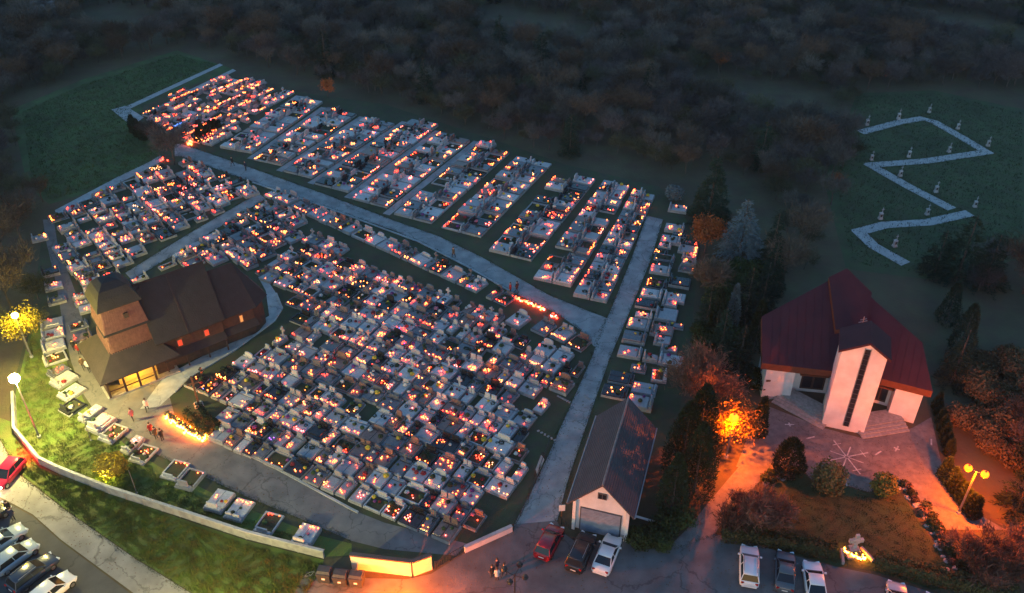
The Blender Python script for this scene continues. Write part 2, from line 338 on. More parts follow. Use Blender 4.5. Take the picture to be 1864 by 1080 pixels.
def clash(x, y, a, w, l, lanes=True):
    cs = corners(x, y, a, w, l)
    if any(in_church(c) for c in cs): return True
    if lanes and any(inside(c, q) for q in LANES for c in cs): return True
    for (X, Y, A, W_, L_) in occ:
        if abs(X - x) + abs(Y - y) < 4.6 and (X - x) ** 2 + (Y - y) ** 2 < 9:
            d = Vector((math.cos(A), math.sin(A))); n = Vector((d.y, -d.x))
            for cx, cy in list(cs) + [(cs[i] + cs[(i + 1) % 4]) / 2 for i in range(4)]:
                q = Vector((cx - X, cy - Y))
                if abs(q.dot(d)) < L_ / 2 + .04 and abs(q.dot(n)) < W_ / 2 + .04: return True
            d2 = Vector((math.cos(a), math.sin(a))); n2 = Vector((d2.y, -d2.x))
            for c in corners(X, Y, A, W_, L_):
                q = c - Vector((x, y))
                if abs(q.dot(d2)) < l / 2 + .04 and abs(q.dot(n2)) < w / 2 + .04: return True
    return False
def put(x, y, a, w, l, sec, row, idx, style=None, stone=None, lights=None, lanes=True):
    w = round(w * 5) / 5; l = round(l * 5) / 5
    if clash(x, y, a, w, l, lanes): return False
    occ.append((x, y, a, w, l))
    GR.append(dict(sz=random.choice((.8, .9, 1.0, 1.0, 1.15, 1.35)), x=x, y=y, a=a, w=w, l=l, sec=sec, row=row, idx=idx, style=style or random.choices(STY, STW)[0],
                   stone=stone if stone is not None else random.choices(range(6), SW)[0], lights=lights))
    return True
def rwidth(): return random.choices((1.0, 1.2, 1.6, 2.0, 2.2, 2.6), (18, 14, 16, 30, 15, 7))[0]
def row_fill(anchor, ang, poly, sec, row, half, gap=.16, skip=.05, l=None, flip=False, jit=.05, start=1):
    """fill one row: a line through anchor at angle ang; tombs stand side by side, long axis across"""
    d = Vector((math.cos(ang), math.sin(ang))); s = -half; i = 0
    while s < half:
        w = rwidth()
        p = Vector(anchor[:2]) + d * (s + w / 2)
        if inside(p, poly):
            if random.random() > skip:
                ll = l or random.choice((2.2, 2.4, 2.4, 2.6))
                a = ang + math.pi / 2 + (math.pi if flip else 0) + random.gauss(0, .02)
                o = random.gauss(0, jit); nn = Vector((-d.y, d.x))
                q = p + nn * o
                if put(q.x, q.y, a, w, ll, sec, row, i + 1): i += 1
            s += w + gap + (random.random() ** 3) * .35
        else: s += .4
def P2(px): return [(p.x, p.y) for p in GP(px)]
# single rows set out one by one
k = 0
for x, y in [(94, 588), (96, 608), (97, 629), (99, 650), (116, 690), (130, 713), (146, 737), (165, 752), (184, 771), (205, 787), (241, 808), (260, 824), (277, 836), (318, 853), (346, 871), (399, 911), (435, 926), (488, 950), (556, 976)]:
    k += 1; a = math.radians(200 + min(1, k / 14) * 52) if k <= 4 else math.radians(236 + min(1, (k - 4) / 9) * 16)
    c = G(x, y, .4); put(c.x, c.y, a, 2.0 if k not in (8, 11, 13) else 1.2, 2.6, 'F', 1, k, stone=random.choice((0, 5, 1, 0)), style=random.choice(('flat', 'raised', 'twin', 'flat', 'bed')), lanes=False, lights='mid')
k = 0
for x, y in [(1228, 415), (1221, 436), (1210, 467), (1202, 490), (1195, 514), (1186, 534), (1177, 553), (1163, 588), (1155, 614), (1147, 640), (1131, 687), (1119, 712)]:
    k += 1; c = G(x, y, .4); put(c.x, c.y, math.radians(-17), 2.0 if k not in (3, 7) else 1.6, 2.8, 'R', 1, k, stone=(3 if k > 10 else None), lanes=False)
k = 0
for x, y in [(1253, 453), (1247, 473), (1237, 514), (1228, 541), (1213, 572), (1205, 602), (1194, 628), (1186, 650), (1221, 655), (1221, 675), (1173, 706), (1165, 733), (1207, 723), (1204, 742), (1234, 379)]:
    k += 1; c = G(x, y, .4); put(c.x, c.y, math.radians(163) + (math.pi if k in (11, 12) else 0), 2.0 if k != 5 else 2.6, 2.8, 'R', 2, k, lanes=False)
# the tombs along the main lane
T0, T1 = G(492, 352), G(925, 548); d = (T1 - T0).normalized(); L_ = (T1 - T0).length
ang_l = math.atan2(d.y, d.x)
row_fill((T0 + T1) / 2, ang_l, P2([(470, 335), (530, 345), (940, 525), (945, 575), (900, 570), (480, 375)]), 'M', 1, L_ / 2 + 2, gap=.15, skip=.03, l=2.6)
for k, (x, y) in enumerate([(943, 582), (962, 587), (990, 595), (1025, 607), (1055, 622)]):
    c = G(x, y, .4); put(c.x, c.y, ang_l + math.pi / 2, 2.2, 2.6, 'M', 2, k + 1, lanes=False)
# the middle field: rows fan out between the lane and the front kerb
MID = P2([(575, 428), (640, 470), (720, 500), (800, 530), (905, 580), (930, 610), (1068, 655), (1045, 722), (985, 705), (990, 765), (950, 812), (948, 905), (905, 905), (870, 890), (865, 975), (790, 985), (645, 928), (500, 850), (400, 798), (398, 775), (440, 740), (400, 720), (350, 715), (350, 690), (430, 645), (505, 592), (522, 560), (505, 525), (478, 500), (520, 470)])
A0, A1 = G(740, 940), G(760, 510); NR = 15
for r in range(NR):
    t = r / (NR - 1); an = A0.lerp(A1, t); row_fill(an, math.radians(-27.5 - 4 * t), MID, 'C', r + 1, 48, skip=.02, gap=.1, l=2.2)
WST = P2([(232, 512), (345, 440), (480, 368), (560, 405), (548, 432), (575, 428), (520, 470), (480, 500), (430, 478), (368, 480), (300, 490), (240, 520), (180, 545), (150, 560)])
B0, B1 = G(250, 540), G(560, 400); 
for r in range(10):
    an = B0.lerp(B1, (r + .3) / 10); row_fill(an, math.radians(-44), WST, 'W', r + 1, 25, skip=.06)
LFT = P2([(97, 402), (180, 358), (300, 304), (375, 292), (440, 318), (466, 348), (345, 420), (228, 492), (180, 520), (150, 560), (125, 490)])
B0, B1 = G(110, 470), G(430, 318); nr = int((B1 - B0).length / 2.6)
for r in range(nr):
    an = B0.lerp(B1, (r + .4) / nr); row_fill(an, math.radians(-49), LFT, 'L', r + 1, 40, skip=.03, gap=.1)
LW_ = P2([(70, 440), (82, 440), (100, 520), (112, 600), (118, 640), (128, 668), (160, 655), (145, 600), (130, 540), (135, 600), (120, 560), (100, 560), (90, 575), (85, 520)])
for k, (x, y) in enumerate([(88, 470), (92, 495), (97, 520), (103, 545), (72, 432), (142, 590), (150, 615), (158, 640), (165, 580), (160, 560)]):
    c = G(x, y, .4); put(c.x, c.y, math.radians(30 if x > 130 else 210), 1.6, 2.2, 'F', 2, k + 1, lanes=False)
# the far field: pairs of columns back to back between grass alleys
AL = [((395, 268), (540, 168)), ((455, 290), (590, 196)), ((508, 312), (660, 213)), ((565, 335), (737, 222)), ((632, 361), (797, 239)), ((703, 391), (868, 258)), ((790, 418), (938, 280)), ((880, 441), (1008, 309)), ((966, 505), (1092, 333)), ((1037, 540), (1150, 346)), ((1104, 566), (1200, 352))]
for b in range(len(AL) - 1):
    p0, p1 = GP(AL[b]); q0, q1 = GP(AL[b + 1]); n0 = .75 if b < 8 else .35; n1 = .75 if b < 7 else .35
    ax = ((p1 + q1) - (p0 + q0)).normalized(); an = math.atan2(ax.y, ax.x); LL = (((p1 + q1) - (p0 + q0)) / 2).length
    for side in (0, 1):
        s = .8; i = 0
        while s < LL - 1.2:
            w = random.choices((1.6, 2.0, 2.2, 2.6), (20, 45, 25, 10))[0]; t = (s + w / 2) / LL
            P_, Q_ = p0.lerp(p1, t), q0.lerp(q1, t); perp = an - math.pi / 2; pv = Vector((math.cos(perp), math.sin(perp), 0)); wd = (Q_ - P_).dot(pv)
            l = min(3.2, (wd - n0 - n1) / 2 - .1); l = math.floor(l * 5 + .3) / 5
            cpt = (P_ + Q_) / 2 + pv * ((n0 - n1) / 2) + pv * ((l / 2 + .07) * (1 if side else -1))
            if l > 1.3 and random.random() > .03 and put(cpt.x, cpt.y, (perp if not side else perp + math.pi), w, l, 'D', b * 2 + side + 1, i + 1): i += 1
            s += w + .14 + random.random() ** 3 * .5
for b in range(1, 7):
    p0, p1 = GP(AL[b]); dn = (p1 - p0).normalized(); nn = Vector((-dn.y, dn.x, 0)) * .62
    sheet('alley_path', None, .01, m_lane if b < 6 else m_yard, world=[p0 + nn, p1 + nn, p1 - nn, p0 - nn])
FLP = P2([(262, 206), (310, 180), (400, 143), (470, 147), (500, 172), (530, 170), (392, 262), (345, 262)])
B0, B1 = G(300, 192), G(450, 232); nr = 9
for r in range(nr):
    an = B0.lerp(B1, (r + .5) / nr); row_fill(an, math.radians(63), FLP, 'E', r + 1, 32, skip=.06, l=2.2, flip=r % 2 == 0)

# narrow tombs squeezed into the gaps that the rows leave
def infill(poly, sec, ang, tries):
    xs = [p[0] for p in poly]; ys = [p[1] for p in poly]; rows = [g for g in GR if g['sec'] == sec]; cnt = {}
    for g in rows: cnt[g['row']] = max(cnt.get(g['row'], 0), g['idx'])
    for _ in range(tries):
        x, y = random.uniform(min(xs), max(xs)), random.uniform(min(ys), max(ys))
        if not inside((x, y), poly): continue
        nb = min(rows, key=lambda g: (g['x'] - x) ** 2 + (g['y'] - y) ** 2)
        if put(x, y, nb['a'] + random.gauss(0, .03), random.choice((1.0, 1.0, 1.2, 1.6, 2.0)), random.choice((1.8, 2.0, 2.2)), sec, nb['row'], cnt[nb['row']] + 1): cnt[nb['row']] += 1
infill(MID, 'C', 0, 9000); infill(WST, 'W', 0, 1200); infill(LFT, 'L', 0, 1500); infill(FLP, 'E', 0, 1200)
infill(P2([(1212, 405), (1262, 440), (1262, 470), (1240, 560), (1212, 660), (1180, 760), (1158, 745), (1128, 680), (1175, 560), (1200, 470)]), 'R', 0, 1500); infill(P2([(82, 582), (120, 590), (128, 660), (165, 735), (240, 798), (290, 830), (278, 848), (180, 790), (100, 715), (84, 660)]), 'F', 0, 500)

# ---- tombs, lanterns and flowers: the ones that show largest are things, the rest one mass each
def size_key(g): return -math.sqrt(g['x'] ** 2 + g['y'] ** 2 + H * H) if -30 < proj((g['x'], g['y'], .4))[0] < 1894 else -9999
GR.sort(key=size_key, reverse=True)
WHERE = {'F': lambda g: 'of the row by the boundary wall' if g['row'] == 1 else 'beside path west of wooden church',
         'R': lambda g: 'of the ' + ('inner' if g['row'] == 1 else 'outer') + ' row beyond side lane',
         'M': lambda g: 'of the row along the main lane' if g['row'] == 1 else 'between main lane and side lane',
         'C': lambda g: 'of %s row behind front kerb' % ordn(g['row']), 'W': lambda g: 'of %s row north of wooden church' % ordn(g['row']),
         'L': lambda g: 'of %s row near the meadow path' % ordn(g['row']), 'D': lambda g: 'in %s column beyond main lane' % ordn(g['row']),
         'E': lambda g: 'in %s column by concrete strip' % ordn(g['row'])}
LAN = []; FLO = []
far_t, far_w = MB(), None
glz = {k: MB().lathe((0, 0, 0), [(.075, .03), (.09, .06), (.09, .20), (.07, .25)], 6) for k in LK}
gl_me = {k: glz[k].mesh('glass', m_lan[k]) for k in LK}
lid_mb = MB().lathe((0, 0, 0), [(.085, .251), (.09, .27), (.03, .33), (.015, .37)], 6); base_mb = MB().lathe((0, 0, 0), [(.08, 0), (.08, .029)], 6)
lid_me, lbase_me = lid_mb.mesh('lid', m_lid), base_mb.mesh('lantern_base', m_lid)
meshc = {}
def tm(me_key, mb, m):
    if me_key not in meshc: meshc[me_key] = mb.mesh(me_key[0], m)
    return meshc[me_key]
farmats = [s[1] for s in STONE] + [m_plinth, m_bed]
for n, g in enumerate(GR):
    parts, top = tomb_tpl(g['w'], g['l'], g['style']); top *= g['sz']; g['top'] = top
    rz = g['a'] - math.pi / 2; nm, sm, _ = STONE[g['stone']]
    g['where'] = ordn(g['idx']) + ' tomb ' + WHERE[g['sec']](g)
    if n < 300:
        t = thing('tomb', '%s tomb with %s, %s' % (nm, STN[g['style']], g['where'].replace(' tomb', '', 1)), 'tomb', (g['x'], g['y'], .012), rz, 'tombs of the graveyard', scale=(1, 1, g['sz']))
        for j, (pn, mb, mk) in enumerate(parts):
            mm = {'s': sm, 'p': m_plinth, 'b': m_bed}[mk]
            link(pn, tm((pn, g['w'], g['l'], g['style'], j, mm.name), mb, mm), t)
    else:
        M = Matrix.Translation((g['x'], g['y'], .012)) @ Matrix.Rotation(rz, 4, 'Z') @ Matrix.Diagonal((1, 1, g['sz'], 1))
        for pn, mb, mk in parts: far_t.add(mb, M, {'s': g['stone'], 'p': 6, 'b': 7}[mk])
    # lanterns and flowers on this tomb
    w, l = g['w'], g['l']; M = Matrix.Translation((g['x'], g['y'], .012)) @ Matrix.Rotation(rz, 4, 'Z')
    pts = []
    base = random.choices((0, 2, 4, 6, 9, 13), (9, 20, 27, 24, 14, 6))[0]
    if g['lights'] == 'mid': base = random.choice((3, 5, 7))
    if g['sec'] in 'E': base += 3
    base = max(0, int(base * (.65 + .3 * w / 2)))
    main = random.choices(LK, LW)[0]; mode = random.choices(('foot', 'cluster', 'scatter'), (46, 42, 12))[0]
    cx, cy = random.uniform(-.25, .25) * w, random.uniform(-.35, .1) * l
    fy = -l / 2 + .22
    def ok(x, y, r):
        return abs(x) < w / 2 - .12 and -l / 2 + .12 < y < l / 2 - .62 and all((x - q[0]) ** 2 + (y - q[1]) ** 2 > (r + q[2]) ** 2 for q in pts)
    for j in range(base):
        for tr in range(6):
            if mode == 'foot': x, y = random.uniform(-.48, .48) * w, fy + abs(random.gauss(0, .14))
            elif mode == 'cluster': x, y = cx + random.gauss(0, .2), cy + random.gauss(0, .2)
            else: x, y = random.uniform(-.45, .45) * w, random.uniform(-.45, .3) * l
            if ok(x, y, .1): break
        else: continue
        pts.append((x, y, .1)); kk = main if random.random() < .62 else random.choices(LK, LW)[0]
        zt = top + .001
        LAN.append((M @ Vector((x, y, zt)), kk, random.uniform(.4, .72), g))
    for j in range(random.choices((0, 1, 2, 3, 5), (8, 20, 30, 26, 16))[0]):
        for tr in range(6):
            x, y, r = random.uniform(-.42, .42) * w, random.uniform(-.1, .32) * l, random.uniform(.14, .33)
            if ok(x, y, r): break
        else: continue
        pts.append((x, y, r)); FLO.append((M @ Vector((x, y, top + .001)), random.choices(FK, FW)[0], r, g))
if far_t.v:
    o = part('far_tombs', far_t, farmats); o['kind'] = 'stuff'; tag(o, 'crowded far rows of stone tombs beyond the main lane', 'tombs')
# extra lantern rows and heaps set on the ground
def lrow(px, n, kinds, spread=.12, where='', sc=(1, 1.4)):
    P = GP(px)
    for j in range(n):
        t = j / max(1, n - 1) * (len(P) - 1); i = min(int(t), len(P) - 2); p = P[i].lerp(P[i + 1], t - i)
        p = p + Vector((random.gauss(0, spread), random.gauss(0, spread), 0)); p.z = .02
        LAN.append((p, random.choice(kinds), random.uniform(*sc), where))
lrow([(934, 543), (960, 552), (990, 566)], 34, ['red', 'orange', 'red', 'pink'], .1, 'set on the grass beside the main lane', (1.1, 1.6))
lrow([(1003, 575), (1012, 580)], 8, ['red', 'red', 'pink'], .15, 'set on the grass beside the main lane', (1.1, 1.5))
lrow([(700, 507), (780, 538)], 40, ['orange', 'red', 'amber'], .08, 'set in a line between two middle rows')
lrow([(595, 490), (632, 515)], 30, ['amber', 'orange', 'pink'], .12, 'set in a line between two middle rows')
lrow([(344, 264), (350, 258)], 12, ['red', 'orange', 'amber'], .35, 'heaped at the end of the far columns', (1.3, 1.8))
lrow([(294, 290), (300, 293)], 4, ['red'], .3, 'standing on the grass under the bare tree')
lrow([(1541, 1004), (1552, 1011), (1566, 1015)], 50, ['gold', 'gold', 'amber'], .16, 'at the foot of the stone cross', (1.3, 2.0))
lrow([(303, 757), (322, 770), (345, 786), (372, 800)], 200, ['gold', 'gold', 'amber'], .15, 'crowded in the candle heap beside the front lane', (1.3, 2.0))
def bloss(r, seed):
    bm = bmesh.new(); bmesh.ops.create_icosphere(bm, subdivisions=2, radius=1); rr = random.Random(seed)
    for v in bm.verts:
        k = rr.uniform(.75, 1.12); v.co = Vector((v.co.x * k, v.co.y * k, max(-.2, v.co.z) * k * .85 + .35))
    mb = MB(); mb.v = [tuple(v.co) for v in bm.verts]; mb.f = [tuple(v.index for v in f.verts) for f in bm.faces]; mb.m = [0] * len(mb.f); bm.free(); return mb
def wreath(seed):
    mb = MB(); rr = random.Random(seed); n = 26
    for k in range(n):
        a = 2 * math.pi * k / n; r = rr.uniform(.65, .9); c = Vector((r * math.cos(a), r * math.sin(a), .12 + rr.uniform(0, .15)))
        mb.tube(c - Vector((rr.uniform(-.2, .2), rr.uniform(-.2, .2), .12)), c + Vector((rr.uniform(-.25, .25), rr.uniform(-.25, .25), .18)), .22, .03, 4)
    return mb
BL = [bloss(1, s) for s in range(4)] + [wreath(s) for s in range(2)]
pot_mb = MB().lathe((0, 0, 0), [(.5, 0), (.62, .42)], 8)
near_l = sorted(range(len(LAN)), key=lambda i: (LAN[i][0] - camo.location).length)
nl = set([i for i in near_l if 0 < proj(LAN[i][0])[0] < 1864][:296])
stuff = {k: MB() for k in LK}; lidm = MB()
for i, (p, kk, s, g) in enumerate(LAN):
    if i in nl:
        where = 'on the ' + g['where'] if isinstance(g, dict) else g
        t = thing('grave_lantern', '%s lantern glowing %s' % ({'amber': 'amber glass', 'white': 'white glass', 'orange': 'orange glass', 'red': 'red glass', 'pink': 'pink glass', 'blue': 'blue glass', 'violet': 'violet glass', 'gold': 'golden glass'}[kk], where), 'lantern', p, 0, 'lanterns ' + where, scale=s)
        link('glass', gl_me[kk], t); link('lid', lid_me, t); link('lantern_base', lbase_me, t)
    else:
        M = Matrix.Translation(p) @ Matrix.Scale(s, 4); stuff[kk].add(glz[kk], M); lidm.add(lid_mb, M)
al = MB(); lm = []
for j, k in enumerate(LK): al.add(stuff[k], Matrix.Identity(4), j)
al.add(lidm, Matrix.Identity(4), len(LK))
o = part('grave_lanterns_far', al, [m_lan[k] for k in LK] + [m_lid]); o['kind'] = 'stuff'; tag(o, 'thousands of small candle lanterns burning on the farther tombs', 'lanterns')
near_f = sorted(range(len(FLO)), key=lambda i: (FLO[i][0] - camo.location).length); nf = set([i for i in near_f if 0 < proj(FLO[i][0])[0] < 1864][:290])
fm = MB(); fme = {}
for i, (p, kk, r, g) in enumerate(FLO):
    v = random.randrange(6) if 'green' in kk else random.randrange(4); M = Matrix.Translation(p) @ Matrix.Rotation(random.uniform(0, 6), 4, 'Z') @ Matrix.Scale(r, 4)
    if i in nf:
        t = thing('wreath' if v > 3 else 'flower_pot', '%s %s on the %s' % (kk, 'fir wreath' if v > 3 else 'leafy plant pot' if 'green' in kk else 'chrysanthemum pot', g['where']), 'wreath' if v > 3 else 'flowers', p, random.uniform(0, 6), 'flowers on the ' + g['where'], scale=r)
        if (v, kk) not in fme: fme[(v, kk)] = BL[v].mesh('blossom', m_flo[kk])
        link('twigs' if v > 3 else 'blossom', fme[(v, kk)], t)
        if v < 4: link('pot', tm(('pot',), pot_mb, m_pot), t)
    else: fm.add(BL[v], M, FK.index(kk))
o = part('grave_flowers_far', fm, [m_flo[k] for k in FK]); o['kind'] = 'stuff'; tag(o, 'flower pots and wreaths lying on the farther tombs', 'flowers')
print('TOMBS', len(GR), 'LANTERNS', len(LAN), 'FLOWERS', len(FLO))
# ---------------- buildings ----------------
m_plank = mat('weathered_boards', (.2, .1, .085), .85, col2=(.14, .072, .062), scale=2.5, bump=.3, bscale=10)
m_plank2 = mat('dark_boards', (.07, .038, .03), .85, col2=(.045, .026, .022), scale=2.5, bump=.3, bscale=10)
m_shing = mat('dark_shingles', (.018, .017, .024), .75, col2=(.012, .012, .017), scale=1.2, bump=.4, bscale=7)
m_shing2 = mat('brown_shingles', (.034, .023, .026), .8, col2=(.024, .017, .02), scale=1.2, bump=.4, bscale=7)
m_glow_y = mat('lit_interior', (.8, .6, .3), .8, .1)
m_win_r = mat('lit_red_window', (.9, .1, .05), .4, 0, emit=(1, .06, .02), estr=.16)
m_win_y = mat('lit_yellow_window', (.9, .5, .2), .4, 0, emit=(1, .35, .06), estr=.12)
m_white = mat('white_render', (.72, .71, .71), .85, col2=(.6, .59, .59), scale=.9, bump=.1)
m_red = mat('maroon_roof_sheet', (.062, .02, .03), .75, spec=.2, col2=(.048, .016, .025), scale=.5, detail=6)
m_fascia = mat('brown_fascia', (.16, .045, .02), .6, .3)
m_glass = mat('dark_glass', (.02, .022, .03), .1, 0)
m_metal = mat('grey_metal', (.35, .36, .38), .4, .2, metal=.6)
m_iron = mat('black_iron', (.03, .03, .032), .5, .2)
m_step = mat('stone_steps', (.36, .34, .33), .8, .3)
m_wood = mat('cross_wood', (.16, .09, .05), .8, .4, scale=6)
ang = math.atan2(CH_U.y, CH_U.x)
wc = thing('wooden_church', 'dark wooden church with shingled roofs and a tapering boarded tower among the tombs', 'church', CH_T, ang)
def loft(secs, m=0, cap=True):
    """secs: list of equal-length rings of points"""
    mb = MB(); n = len(secs[0])
    for r in secs: mb.v += [tuple(p) for p in r]
    for j in range(len(secs) - 1):
        for k in range(n): mb.f.append((j * n + k, j * n + (k + 1) % n, (j + 1) * n + (k + 1) % n, (j + 1) * n + k)); mb.m.append(m)
    if cap: mb.f.append(tuple((len(secs) - 1) * n + k for k in range(n))); mb.m.append(m)
    return mb
def sq(h, z, hx=None, cx=0, cy=0):
    hx = hx or h; return [(cx - hx, cy - h, z), (cx + hx, cy - h, z), (cx + hx, cy + h, z), (cx - hx, cy + h, z)]
tw = part('tower_wall', loft([sq(2.5, 3.0), sq(2.18, 7.0)]), m_plank, wc)
belf = part('belfry', loft([sq(2.42, 7.15), sq(2.0, 10.2)]), m_plank, wc)
part('belfry_belt', loft([sq(2.52, 6.95), sq(2.55, 7.1), sq(2.44, 7.2)]), m_shing, wc)
for (h0, z0, h1, z1, par, n) in ((2.5, 4.4, 2.18, 6.94, tw, 17), (2.42, 7.22, 2.0, 10.15, belf, 17)):
    for rot in (0, -math.pi / 2):
        for k in range(n):
            f = (k + .5) / n * 2 - 1; ca, sa = math.cos(rot), math.sin(rot)
            def R(p): return (p[0] * ca - p[1] * sa, p[0] * sa + p[1] * ca, p[2])
            zz0 = z0; hz0 = h0 + (h1 - h0) * 0; w = .035
            a, b = (f * h0 * .97, -h0 - .005), (f * h1 * .97, -h1 - .005)
            mb = MB(); mb.v = [R(q) for q in ((a[0] - w, a[1], z0), (a[0] + w, a[1], z0), (b[0] + w, b[1], z1), (b[0] - w, b[1], z1), (a[0] - w, a[1] - .04, z0), (a[0] + w, a[1] - .04, z0), (b[0] + w, b[1] - .04, z1), (b[0] - w, b[1] - .04, z1))]
            mb.f = [(4, 5, 6, 7), (0, 4, 7, 3), (5, 1, 2, 6), (7, 6, 2, 3)]; mb.m = [0] * 4
            part('batten', mb, m_plank, par)
o = part('window', MB().box((.35, -2.36, 8.5), (.42, .2, .6)), m_iron, belf)
def octo(r, z): return [(r * math.cos(math.pi / 4 * k + math.pi / 8) / .92, r * math.sin(math.pi / 4 * k + math.pi / 8) / .92, z) for k in range(8)]
hs = part('tower_roof', loft([sq(2.4, 10.08), sq(2.34, 10.28), sq(1.95, 11.2), sq(1.5, 12.0), sq(.85, 12.6), sq(.1, 12.85)]), m_shing, wc)
cr = MB().box((0, 0, 12.8), (.07, .07, 1.0)).box((0, 0, 13.4), (.5, .05, .07)); part('cross', cr, m_iron, hs)
part('porch_roof', loft([sq(4.6, 2.55, 4.5, -.2), sq(4.6, 2.68, 4.5, -.2), sq(2.5, 4.6)]), m_shing2, wc)
pb = MB().box((-.2, 0, 0), (8.2, 8.4, .25)); part('porch_floor', pb, m_step, wc)
wl = part('porch_wall', MB().box((-.2, 3.95, .25), (7.8, .14, 2.4)).box((-4.02, 0, .25), (.14, 7.7, 2.4)).box((2.6, -3.3, .25), (1.9, .14, 2.4)), m_plank2, wc)
part('porch_inner_wall', MB().box((0, 0, .25), (4.9, 4.9, 2.74)), m_glow_y, wc)
for s in (-4.0, -2.2, -.6, 1.2):
    part('porch_post', MB().box((s, -4.1, .25), (.22, .22, 2.3)), m_plank2, wc)
for s in (-3.1, -1.4, .3): part('porch_rail', MB().box((s, -4.1, .95), (1.5, .09, .12)), m_plank2, wc)
lamp('porch_lamp', (-.6, -3.4, 2.2), (1, .5, .02), 140, .15, wc)
lb = part('porch_light', MB().lathe((-.6, -3.4, 2.3), [(.14, 0), (.14, .12)], 8), mat('porch_bulb', (1, .7, .2), .4, 0, emit=(1, .6, .12), estr=3), wc)
# nave and chancel
nv = part('nave_wall', MB().box((6.3, 0, 0), (7.8, 5.7, 4.7)), m_plank2, wc)
ap = [(10.2, -2.5), (14.2, -2.5), (16.0, -1.1), (16.0, 1.1), (14.2, 2.5), (10.2, 2.5)]
cv = part('chancel_wall', MB().prism(ap, 0, 4.3), m_plank2, wc)
def gable_roof(s0, s1, he, ze, zr, th=.16):
    mb = MB()
    for sg in (-1, 1):
        q = [(s0, sg * he, ze), (s1, sg * he, ze), (s1, 0, zr), (s0, 0, zr)]
        lo = [(x, y, z - th) for x, y, z in q]
        if sg > 0: q, lo = q[::-1], lo[::-1]
        mb.face(q); mb.face(lo[::-1])
        for k in range(4): mb.face([lo[k], lo[(k + 1) % 4], q[(k + 1) % 4], q[k]])
    mb.face([(s0 + .3, -he * .9, ze - .05), (s0 + .3, 0, zr - .2), (s0 + .3, he * .9, ze - .05)]); mb.face([(s1 - .3, -he * .9, ze - .05), (s1 - .3, he * .9, ze - .05), (s1 - .3, 0, zr - .2)])
    return mb
nr_ = part('nave_roof', gable_roof(2.2, 10.4, 3.55, 4.4, 10.7), m_shing, wc)
zs = lambda t: 4.4 + (3.55 - abs(t)) / 3.55 * 6.3
rib = MB(); rib.face([(5.95, -3.56, 4.5), (6.1, -3.56, 4.5), (6.1, 0, 10.8), (5.95, 0, 10.8)]); rib.face([(5.95, -3.56, 4.4), (5.95, -3.56, 4.5), (5.95, 0, 10.8), (5.95, 0, 10.7)]); rib.face([(6.1, 0, 10.7), (6.1, 0, 10.8), (6.1, -3.56, 4.5), (6.1, -3.56, 4.4)]); part('roof_seam', rib, m_shing2, nr_)
part('roof_seam', MB().tube((2.2, 0, 10.72), (10.4, 0, 10.72), .09, n=6), m_shing2, nr_)
cr_ = MB(); e = [(10.2, -3.1, 4.1), (14.5, -3.1, 4.1), (16.7, -1.35, 4.1), (16.7, 1.35, 4.1), (14.5, 3.1, 4.1), (10.2, 3.1, 4.1)]; R0, R1 = (10.2, 0, 9.3), (13.6, 0, 9.3)
cr_.face([e[0], e[1], R1, R0]); cr_.face([e[1], e[2], R1]); cr_.face([e[2], e[3], R1]); cr_.face([e[3], e[4], R1]); cr_.face([e[4], e[5], R0, R1]); cr_.face(e[::-1])
part('chancel_roof', cr_, m_shing, wc)
for (px, py) in ((331, 627), (378, 606)):
    s = (G(px, py, 3.3) - CH_T).dot(CH_U); w = part('window', MB().box((s, -2.88, 2.6), (.62, .1, .95)), m_plank, wc); part('pane', MB().box((s, -2.9, 2.7), (.46, .1, .75)), m_win_r, w)
w = part('window', MB().box((12.6, -2.53, 2.4), (.5, .1, 1.1)), m_plank, wc); part('pane', MB().box((12.6, -2.55, 2.5), (.34, .1, .9)), m_win_y, w)
sk = MB()
for q in ([(2.6, -3.75, 1.75), (10.2, -3.75, 1.75), (10.2, -2.86, 2.35), (2.6, -2.86, 2.35)], [(10.2, -3.4, 1.75), (14.4, -3.4, 1.75), (14.4, -2.51, 2.3), (10.2, -2.51, 2.3)]):
    sk.face(q); sk.face([(x, y, z - .12) for x, y, z in q][::-1]); sk.face([(q[0][0], q[0][1], q[0][2] - .12), (q[1][0], q[1][1], q[1][2] - .12), q[1], q[0]])
part('skirt_roof', sk, m_shing2, wc)
for s in (2.8, 5.2, 7.7, 10.0): part('skirt_post', MB().box((s, -3.6, 0), (.15, .15, 1.7)), m_plank2, wc)

# ---- white church with the maroon roof
wh = thing('white_church', 'white modern church with a folded maroon roof and pointed front tower', 'church')
def ray(px, py, p0, p1, p2):
    n = (p1 - p0).cross(p2 - p0); o = Vector((0, 0, H)); d = G(px, py, 0) - o; t = (p0 - o).dot(n) / d.dot(n); return o + d * t
A, B, C, D = G(1387, 661, 5), G(1524, 677, 5), G(1606, 690, 5), G(1698, 713, 5)
PK = G(1540, 496, 11.6)
LB = ray(1387, 576, A, B, PK); L2 = ray(1507, 512, A, B, PK)
RB = ray(1679, 624, C, D, PK); R2 = ray(1593, 548, C, D, PK)
print('LB', LB, 'RB', RB, 'L2', L2, 'R2', R2)
LB.z = max(LB.z, 5); 
up = Vector((0, 0, .85))
def slabroof(pts):
    mb = MB(); n = len(pts); mb.face(pts); mb.face([p - up for p in pts][::-1])
    return mb
def fascia(pts):
    mb = MB(); n = len(pts)
    for k in range(n): mb.face([pts[k] - up, pts[(k + 1) % n] - up, pts[(k + 1) % n], pts[k]])
    return mb
MIDB = (B + C) / 2
lft = [A, B, MIDB, PK, L2, LB]; 
pl = [A, B, PK, L2, LB]; pr = [C, D, RB, R2, PK]
